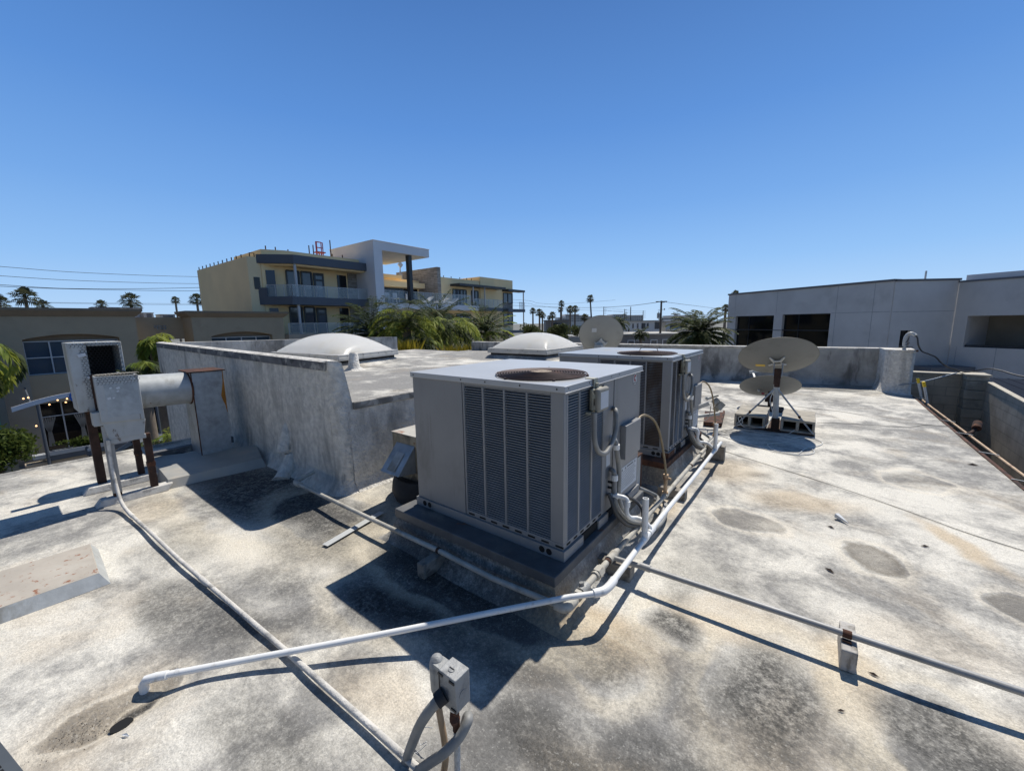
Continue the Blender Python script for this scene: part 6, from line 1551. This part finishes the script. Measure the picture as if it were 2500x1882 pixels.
for k in range(N):
    a0 = k / N; a1 = (k + 1) / N; f = lambda a: -.62 + .98 * math.sin(math.pi * (.08 + .84 * a)) - .24
    q.add([F.pt(L * a0, 0, f(a0)), F.pt(L * a1, 0, f(a1)), F.pt(L * a1, -12, f(a1)), F.pt(L * a0, -12, f(a0))], [(0, 1, 2, 3)])
    q.add([F.pt(L * a0, 0, GZ), F.pt(L * a1, 0, GZ), F.pt(L * a1, 0, f(a1)), F.pt(L * a0, 0, f(a0))], [(0, 1, 2, 3)])
build('vault', q, M['roofgrey'], t, ang=50)
q = MB()
for a, d in ((.22, -2.5), (.50, -2.0)):
    z = -.62 + .98 * math.sin(math.pi * (.08 + .84 * a)) - .24 + .06; q.obox(F.pt(L * a, d, z), F.u * .30 + V((0, 0, .06 if a < .4 else -.01)), F.n * .7, V((0, 0, .03)))
build('roof_light', q, M['trim'], t)
def hotel(label, P0, P1, zt, steps):
    F = Frame((P0[0], P0[1], 0), (P1[0] - P0[0], P1[1] - P0[1], 0)); L = (V((P1[0], P1[1], 0)) - F.P0).length
    t = thing('hotel_building', label, 'building', (P0[0], P0[1], GZ)); q = MB()
    for a, b, z in steps: F.box(q, L * a, L * b, -15, 0, GZ, z)
    build('wall', q, M['hotel'], t); q = MB(); n = 22
    for k in range(n):
        for z in (2.2, 3.2, 4.2, 5.1):
            zmax = max(s[2] for s in steps if s[0] <= (k + .5) / n <= s[1])
            if z < zmax - .6: F.box(q, L * (k + .2) / n, L * (k + .72) / n, .0, .3, z, z + .45)
    build('windows', q, M['glass_blue'], t); q = MB()
    for a, b, z in steps: F.box(q, L * a - .3, L * b + .3, -15.2, .4, z, z + .3)
    build('roof_edge', q, M['trim'], t); return t
hotel('distant pale hotel block stepping up behind the tall palms', (-119.1, 199.8), (-103.8, 211.8), 5.9, [(0, .22, 4.3), (.22, .62, 6.0), (.62, .9, 5.4), (.9, 1, 4.6)])
hotel('distant long pale hotel block right of the round dish', (-113, 243), (-90.8, 260), 6, [(0, .12, 4.6), (.12, .3, 5.5), (.3, .62, 6.1), (.62, 1, 5.4)])

# ------------------------------------------------------------------ trees and far palms
def tree(label, c, r, n, s, m, seed, cat='tree', base=GZ):
    t = thing('leafy_tree', label, cat, (c[0], c[1], base)); q = MB(); leaf_cloud(q, c, r, n, s, seed, 14); build('crown', q, m, t)
    q = MB(); q.tube([(c[0], c[1], base), (c[0], c[1], c[2])], [.25, .12], 8)
    for k in range(4): a = k * 1.6 + seed; q.tube([(c[0], c[1], c[2] - r[2] * .5), (c[0] + math.cos(a) * r[0] * .5, c[1] + math.sin(a) * r[1] * .5, c[2] + r[2] * .2)], [.1, .03], 6)
    build('trunk', q, M['bark'], t)
tree('rounded olive green tree beyond the right corner of the yellow building', (-19.6, 28.1, .75), (1.25, 1.25, 1.0), 3200, .10, M['leaf_gr'], 31)
tree('darker green tree in front of the far dark building', (-20.9, 34.7, .72), (1.5, 1.5, 1.15), 3000, .12, M['leaf_gr'], 32)
tree('low green tree between the two rounded trees right of the yellow building', (-21.2, 31.8, .3), (1.0, 1.0, 1.0), 2000, .11, M['leaf_gr'], 33)
tree('light green bush just left of the near domed skylight\'s top', (-16.4, 22.9, .1), (.6, .8, .75), 1400, .09, M['leaf_hedge'], 34)
tree('small green bush under the palm pair, left of the barrel roof', (-17.4, 29.8, -.15), (.7, .7, .8), 1200, .09, M['leaf_gr'], 35)
tree('dark hedge behind the barrel vaulted roof', (-28, 52.5, .3), (1.6, 1.2, 1.0), 1200, .14, M['leaf_gr'], 36)
FPG = 'tall fan palms on the skyline'
def fan_palm(label, c, r, seed, lean=(0, 0), nleaf=34, skirt=.55, tr=.16):
    rnd = random.Random(seed); c = V(c); b = V((c.x + lean[0], c.y + lean[1], GZ))
    r = r * (.70 if r < 1.3 else .54); t = thing('fan_palm', label, 'palm tree', b, FPG); q = MB()
    for k in range(nleaf):
        f = k / nleaf; el = 1.35 - 2.2 * f + rnd.uniform(-.15, .15); az = k * 2.39996 + rnd.uniform(-.3, .3)
        d = V((math.cos(az) * math.cos(el), math.sin(az) * math.cos(el), math.sin(el))); pl = r * rnd.uniform(.5, .72); h = c + d * pl
        q.tube([c, h], [.03 * r, .015 * r], 3, caps=False)
        s = d.cross(V((0, 0, 1))); s = s.normalized() if s.length > .01 else V((1, 0, 0)); u = s.cross(d)
        R0 = r * rnd.uniform(.45, .6)
        for j in range(11):
            a = (j - 5) / 5 * 1.75; e = (d * math.cos(a) + s * math.sin(a)).normalized(); w = d.cross(u).normalized()
            w = u.cross(e).normalized() * r * .045; tip = h + e * R0 * (1 - .12 * abs(a)) + V((0, 0, -r * .16 * (1 + .5 * f)))
            q.add([h, h + e * R0 * .5 - w + u * r * .02, tip, h + e * R0 * .5 + w], [(0, 1, 2, 3)])
    for k in range(int(26 * skirt)):
        az = rnd.uniform(0, 6.28); d = V((math.cos(az), math.sin(az), 0)); p = c + V((0, 0, -r * rnd.uniform(.1, .5)))
        q.add([p, p + d * r * .16 + V((0, 0, -r * .3)), p + d * r * .1 + V((0, 0, -r * .75)), p - V((0, 0, r * .4))], [(0, 1, 2, 3)])
    build('crown', q, M['leaf_far'], t, ang=20)
    q = MB(); m = (b + c) / 2 + V((lean[0] * .2, lean[1] * .2, 0)); q.tube([b, m, c], [tr * 1.2, tr, tr * .8], 7); build('trunk', q, M['bark_grey'], t)
for args in [
    ('leftmost fan palm of the clustered row right of the yellow building', (-39.14, 56.94, 3.7), .95, 41),
    ('fuller fan palm second in the row right of the yellow building', (-33.7, 50.81, 3.2), 1.0, 42),
    ('shaggy fan palm third in the row right of the yellow building', (-35.52, 54.44, 2.85), .95, 43),
    ('lower fan palm at the middle of the skyline row', (-32.06, 51.98, 2.75), .95, 44),
    ('small low fan palm just left of the skyline row\'s middle', (-39.48, 62.85, 2.6), .75, 45),
    ('upper crown of the twin slim palms on the skyline', (-40.42, 69.05, 5.4), 1.05, 46),
    ('lower crown of the twin slim palms on the skyline', (-41.5, 70.55, 4.25), 1.0, 47),
    ('left palm of the broad pair above the domed skylight', (-30.92, 55.58, 3.65), 1.1, 48),
    ('right palm of the broad pair above the domed skylight', (-31.29, 57.89, 3.8), 1.05, 49),
    ('tallest leaning fan palm above the round dish', (-33.59, 68.04, 6.0), 1.2, 50, (1.6, -2.0)),
    ('dense low fan palm under the tallest leaning palm', (-27.09, 53.17, 2.3), .95, 51),
    ('fan palm peeping behind the grey concrete building\'s left end', (-7.2, 48.1, 2.9), .75, 56),
    ('fan palm top showing over the grey concrete building\'s roof', (-6.45, 49.0, 4.35), .8, 57),
    ('fan palm at the extreme left edge over the tan roof', (-64.44, -.9, 4.45), 1.75, 60),
    ('large fan palm over the tan roof, second from the left edge', (-62.79, .8, 5.0), 2.1, 61, (0, 0), 30, .1),
    ('short fan palm right beside the large left one', (-70.6, 2.34, 4.45), 1.45, 62, (0, 0), 30, .2),
    ('small fan palm above the tan building\'s white roof screen', (-78.19, 8.11, 5.0), 1.45, 63, (0, 0), 30, .2),
    ('broad fan palm above the right end of the left tan cornice', (-57.06, 7.65, 4.6), 1.8, 64, (0, 0), 30, .1),
    ('slim thin trunked fan palm above the linking tan wall', (-95.98, 20.36, 6.9), 1.5, 65, (0, 0), 34, .5, .2),
    ('fan palm half hidden by the yellow building\'s left wall', (-61.49, 14.58, 5.2), 1.7, 66, (0, 0), 30, .1)]:
    fan_palm(*args)
palm('date_palm', 'feathery palm between the round dish and the white house', 'palm tree', (-18.85, 46.58, 1.55), 1.5, 30, [M['leaf_dk']], 52, el=(-.4, 1.4), droop=1.1, nl=18, ll=.35, lw=.06, hang=.4)
palm('date_palm', 'small feathery palm in front of the white house', 'palm tree', (-13.06, 38.07, .45), .95, 26, [M['leaf_dk']], 53, el=(-.3, 1.4), droop=1.1, nl=16, ll=.28, lw=.05, hang=.4)
palm('date_palm', 'small distant feathery palm over the pale flat block', 'palm tree', (-23.36, 88, 2.75), 1.15, 26, [M['leaf_far']], 54, el=(-.4, 1.4), droop=1.1, nl=14, ll=.35, lw=.08, hang=.4)
palm('date_palm', 'distant feathery palm just right of the utility pole', 'palm tree', (-26.88, 91.54, 1.9), 1.4, 26, [M['leaf_far']], 55, el=(-.4, 1.3), droop=1.1, nl=14, ll=.35, lw=.08, hang=.4)

# ------------------------------------------------------------------ poles and lines
t = thing('utility_pole', 'wooden utility pole with a grey transformer above the white houses', 'utility pole', (-13.05, 44.4, GZ))
q = MB(); q.tube([(-13.05, 44.4, GZ), (-13.25, 44.9, 3.9)], [.15, .10], 10); build('pole', q, M['polewood'], t)
q = MB(); q.bar((-13.75, 44.55, 3.80), (-12.75, 45.3, 3.82), .09, .10); q.bar((-13.3, 44.9, 3.72), (-12.95, 45.1, 3.72), .06, .06); build('crossarm', q, M['polewood'], t)
q = MB(); q.cyl((-13.42, 44.62, 1.95), (-13.42, 44.62, 2.55), .17, seg=14); q.cyl((-13.42, 44.62, 2.55), (-13.42, 44.62, 2.7), .04, seg=8); build('transformer', q, M['conduit'], t)
q = MB(); q.bar((-13.2, 44.8, 2.9), (-12.85, 45.05, 2.95), .05, .05); q.cyl((-12.9, 45.0, 2.85), (-12.9, 45.0, 3.05), .05, seg=8); q.bar((-13.5, 44.6, 2.85), (-13.2, 44.8, 2.85), .05, .05); q.bar((-13.55, 44.55, 1.55), (-13.2, 44.8, 1.6), .05, .05); build('bracket', q, M['conduit'], t)
for lab, b, tp in (('far thin utility pole with short arms, left of the far hotel', (-63.48, 139.92, GZ), (-63.93, 140.65, 7.25)), ('far thin utility pole with stacked arms over the far hotel', (-61.08, 154.49, GZ), (-61.49, 155.15, 6.6)), ('far bare utility pole right of the stacked arm pole', (-40.3, 106.64, GZ), (-40.63, 107.18, 5.64)), ('farthest right thin utility pole at the end of the far hotel', (-51.62, 148.97, GZ), (-51.95, 149.51, 5.56))):
    t = thing('utility_pole', lab, 'utility pole', b, 'far utility poles'); q = MB(); q.tube([b, tp], [.16, .11], 8); build('pole', q, M['polewood'], t)
    if 'bare' not in lab:
        q = MB()
        for k in range(4): z = tp[2] - .25 - k * .75; q.bar((tp[0], tp[1], z), (tp[0] + .8, tp[1] + .6, z), .1, .1)
        build('crossarm', q, M['polewood'], t)
def wire(label, pts, r):
    q = MB(); P = catmull([V(p) for p in pts], 8); q.tube(P, r, 5); tag(build('power_line', q, M['cable_dark'], loc=pts[0]), label, 'power line', 'overhead power lines')
for lab, P, r in (('topmost power line over the left tan roof', [(-42, -8, 6.1), (-42, -.88, 5.86), (-42, 3.17, 5.80), (-42, 9.65, 6.05), (-42, 16, 6.6)], .016),
    ('second power line from the top over the left tan roof', [(-42, -8, 5.5), (-42, -.96, 5.26), (-42, 3.1, 5.22), (-42, 9.58, 5.46), (-42, 16, 6)], .016),
    ('third power line, rising to the right over the left roof', [(-42, -8, 4.95), (-42, -1.03, 4.68), (-42, 2.57, 4.63), (-42, 9.54, 5.12), (-42, 16, 5.9)], .018),
    ('fourth power line, crossing just under the third at left', [(-42, -8, 4.8), (-42, -1.05, 4.58), (-42, 3.02, 4.61), (-42, 9.51, 4.84), (-42, 16, 5.3)], .016),
    ('upper of the two lowest power lines through the left palms', [(-42, -8, 3.75), (-42, -1.18, 3.61), (-42, 1.57, 3.61), (-42, 9.39, 3.75), (-42, 16, 4)], .010),
    ('lowest power line through the left palms', [(-42, -8, 3.7), (-42, -1.18, 3.585), (-42, 2.89, 3.57), (-42, 9.38, 3.65), (-42, 16, 3.9)], .010),
    ('power line from the utility pole to the yellow building', [(-13.3, 44.87, 3.8), (-22.4, 57.06, 3.94), (-34.9, 66.7, 4.37), (-53.4, 71.9, 5.56), (-75, 80, 7.5)], .03),
    ('power line from the utility pole towards the concrete building', [(-13.2, 44.9, 3.82), (-13.1, 57.8, 3.72), (-11.9, 77.8, 3.54), (-9, 110, 4)], .022),
    ('upper faint power line right of the yellow building', [(-70, 55, 8), (-47.5, 63.8, 6.3), (-47, 70.45, 5.82), (-45.4, 78.1, 5.80), (-40, 95, 7)], .022),
    ('lower faint power line right of the yellow building', [(-70, 55, 7.2), (-47.4, 63.75, 5.7), (-47.3, 70.1, 5.36), (-46.6, 83.3, 4.75), (-44, 110, 4.5)], .022),
    ('upper far power line strung between the thin poles', [(-63.9, 140.6, 6.96), (-62.6, 148, 6.5), (-61.5, 155.1, 6.29), (-56.5, 152, 5.6), (-51.9, 149.5, 5.36)], .035),
    ('lower far power line strung between the thin poles', [(-63.8, 140.5, 6.13), (-62.6, 148, 5.6), (-61.4, 155, 5.41), (-56.5, 152, 4.8), (-51.9, 149.4, 4.65)], .035)):
    wire(lab, P, r)

# ------------------------------------------------------------------ light, sky, camera
sd = V((-.05, .63, 1.0)).normalized(); elev = math.asin(sd.z); az = math.atan2(sd.x, sd.y)
L = bpy.data.lights.new('sun', 'SUN'); L.energy = 5.0; L.angle = R(.53); L.color = (1.0, .95, .87)
lo = bpy.data.objects.new('sun', L); COL.objects.link(lo); lo.rotation_euler = (-sd).to_track_quat('-Z', 'Y').to_euler(); lo.location = (0, 0, 40)
w = bpy.data.worlds.new('World'); SC.world = w; w.use_nodes = True; nt = w.node_tree
sky = nt.nodes.new('ShaderNodeTexSky'); sky.sky_type = 'NISHITA'; sky.sun_disc = False; sky.sun_elevation = elev; sky.sun_rotation = az
sky.altitude = 0; sky.air_density = 1.0; sky.dust_density = .15; sky.ozone_density = 2.2
bg = nt.nodes['Background']; bg.inputs['Strength'].default_value = .105
def nn_(t_, **kw):
    x = nt.nodes.new(t_)
    for k, v_ in kw.items(): setattr(x, k, v_)
    return x
tc = nn_('ShaderNodeTexCoord'); sp = nn_('ShaderNodeSeparateXYZ'); nt.links.new(tc.outputs['Generated'], sp.inputs[0])
# clear-day gradient by elevation, zenith darkened to cut fill, blended with the physical sky
rp = nn_('ShaderNodeValToRGB'); nt.links.new(sp.outputs['Z'], rp.inputs[0])
cols = [(0.0, (4.6, 6.7, 9.5)), (.13, (2.7, 5.1, 8.9)), (.25, (1.7, 3.85, 8.0)), (.40, (1.0, 2.75, 6.8)), (.58, (.62, 1.85, 5.0)), (.8, (.38, .95, 2.3)), (1.0, (.25, .5, 1.0))]
el = rp.color_ramp.elements
el[0].position, el[0].color = cols[0][0], tuple(c / 10 for c in cols[0][1]) + (1,)
el[1].position, el[1].color = cols[-1][0], tuple(c / 10 for c in cols[-1][1]) + (1,)
for p_, c_ in cols[1:-1]:
    e_ = el.new(p_); e_.color = tuple(c / 10 for c in c_) + (1,)
sc_ = nn_('ShaderNodeVectorMath', operation='SCALE'); sc_.inputs['Scale'].default_value = 10; nt.links.new(rp.outputs[0], sc_.inputs[0])
mx = nn_('ShaderNodeMix', data_type='RGBA'); mx.inputs[0].default_value = .9
nt.links.new(sky.outputs[0], mx.inputs[6]); nt.links.new(sc_.outputs[0], mx.inputs[7])
# dims the sky opposite the sun to cut fill in the shade
mr = nn_('ShaderNodeMapRange', interpolation_type='SMOOTHSTEP'); nt.links.new(sp.outputs['Y'], mr.inputs['Value'])
for k_, v_ in (('From Min', -.85), ('From Max', -.2), ('To Min', .36), ('To Max', 1.0)): mr.inputs[k_].default_value = v_
s2 = nn_('ShaderNodeVectorMath', operation='SCALE'); nt.links.new(mx.outputs[2], s2.inputs[0]); nt.links.new(mr.outputs[0], s2.inputs['Scale'])
nt.links.new(s2.outputs[0], bg.inputs[0])
cam = bpy.data.cameras.new('camera'); co = bpy.data.objects.new('camera', cam); COL.objects.link(co); SC.camera = co
cam.sensor_width = 36; cam.lens = 967.884 / 2500 * 36; cam.clip_start = .05; cam.clip_end = 6000
yaw, pitch, roll = 2.2251, .1556, -.0157
fw = V((math.cos(yaw) * math.cos(pitch), math.sin(yaw) * math.cos(pitch), -math.sin(pitch)))
rt = V((math.sin(yaw), -math.cos(yaw), 0)); up = rt.cross(fw)
r2 = rt * math.cos(roll) + up * math.sin(roll); u2 = -rt * math.sin(roll) + up * math.cos(roll)
m3 = Matrix((r2, u2, -fw)).transposed(); co.matrix_world = Matrix.Translation((1.1064, -1.9232, 1.6546)) @ m3.to_4x4()
SC.view_settings.view_transform = 'Standard'; SC.view_settings.look = 'None'; SC.view_settings.exposure = 0; SC.view_settings.gamma = 1
SC.cycles.max_bounces = 8; SC.cycles.transparent_max_bounces = 12
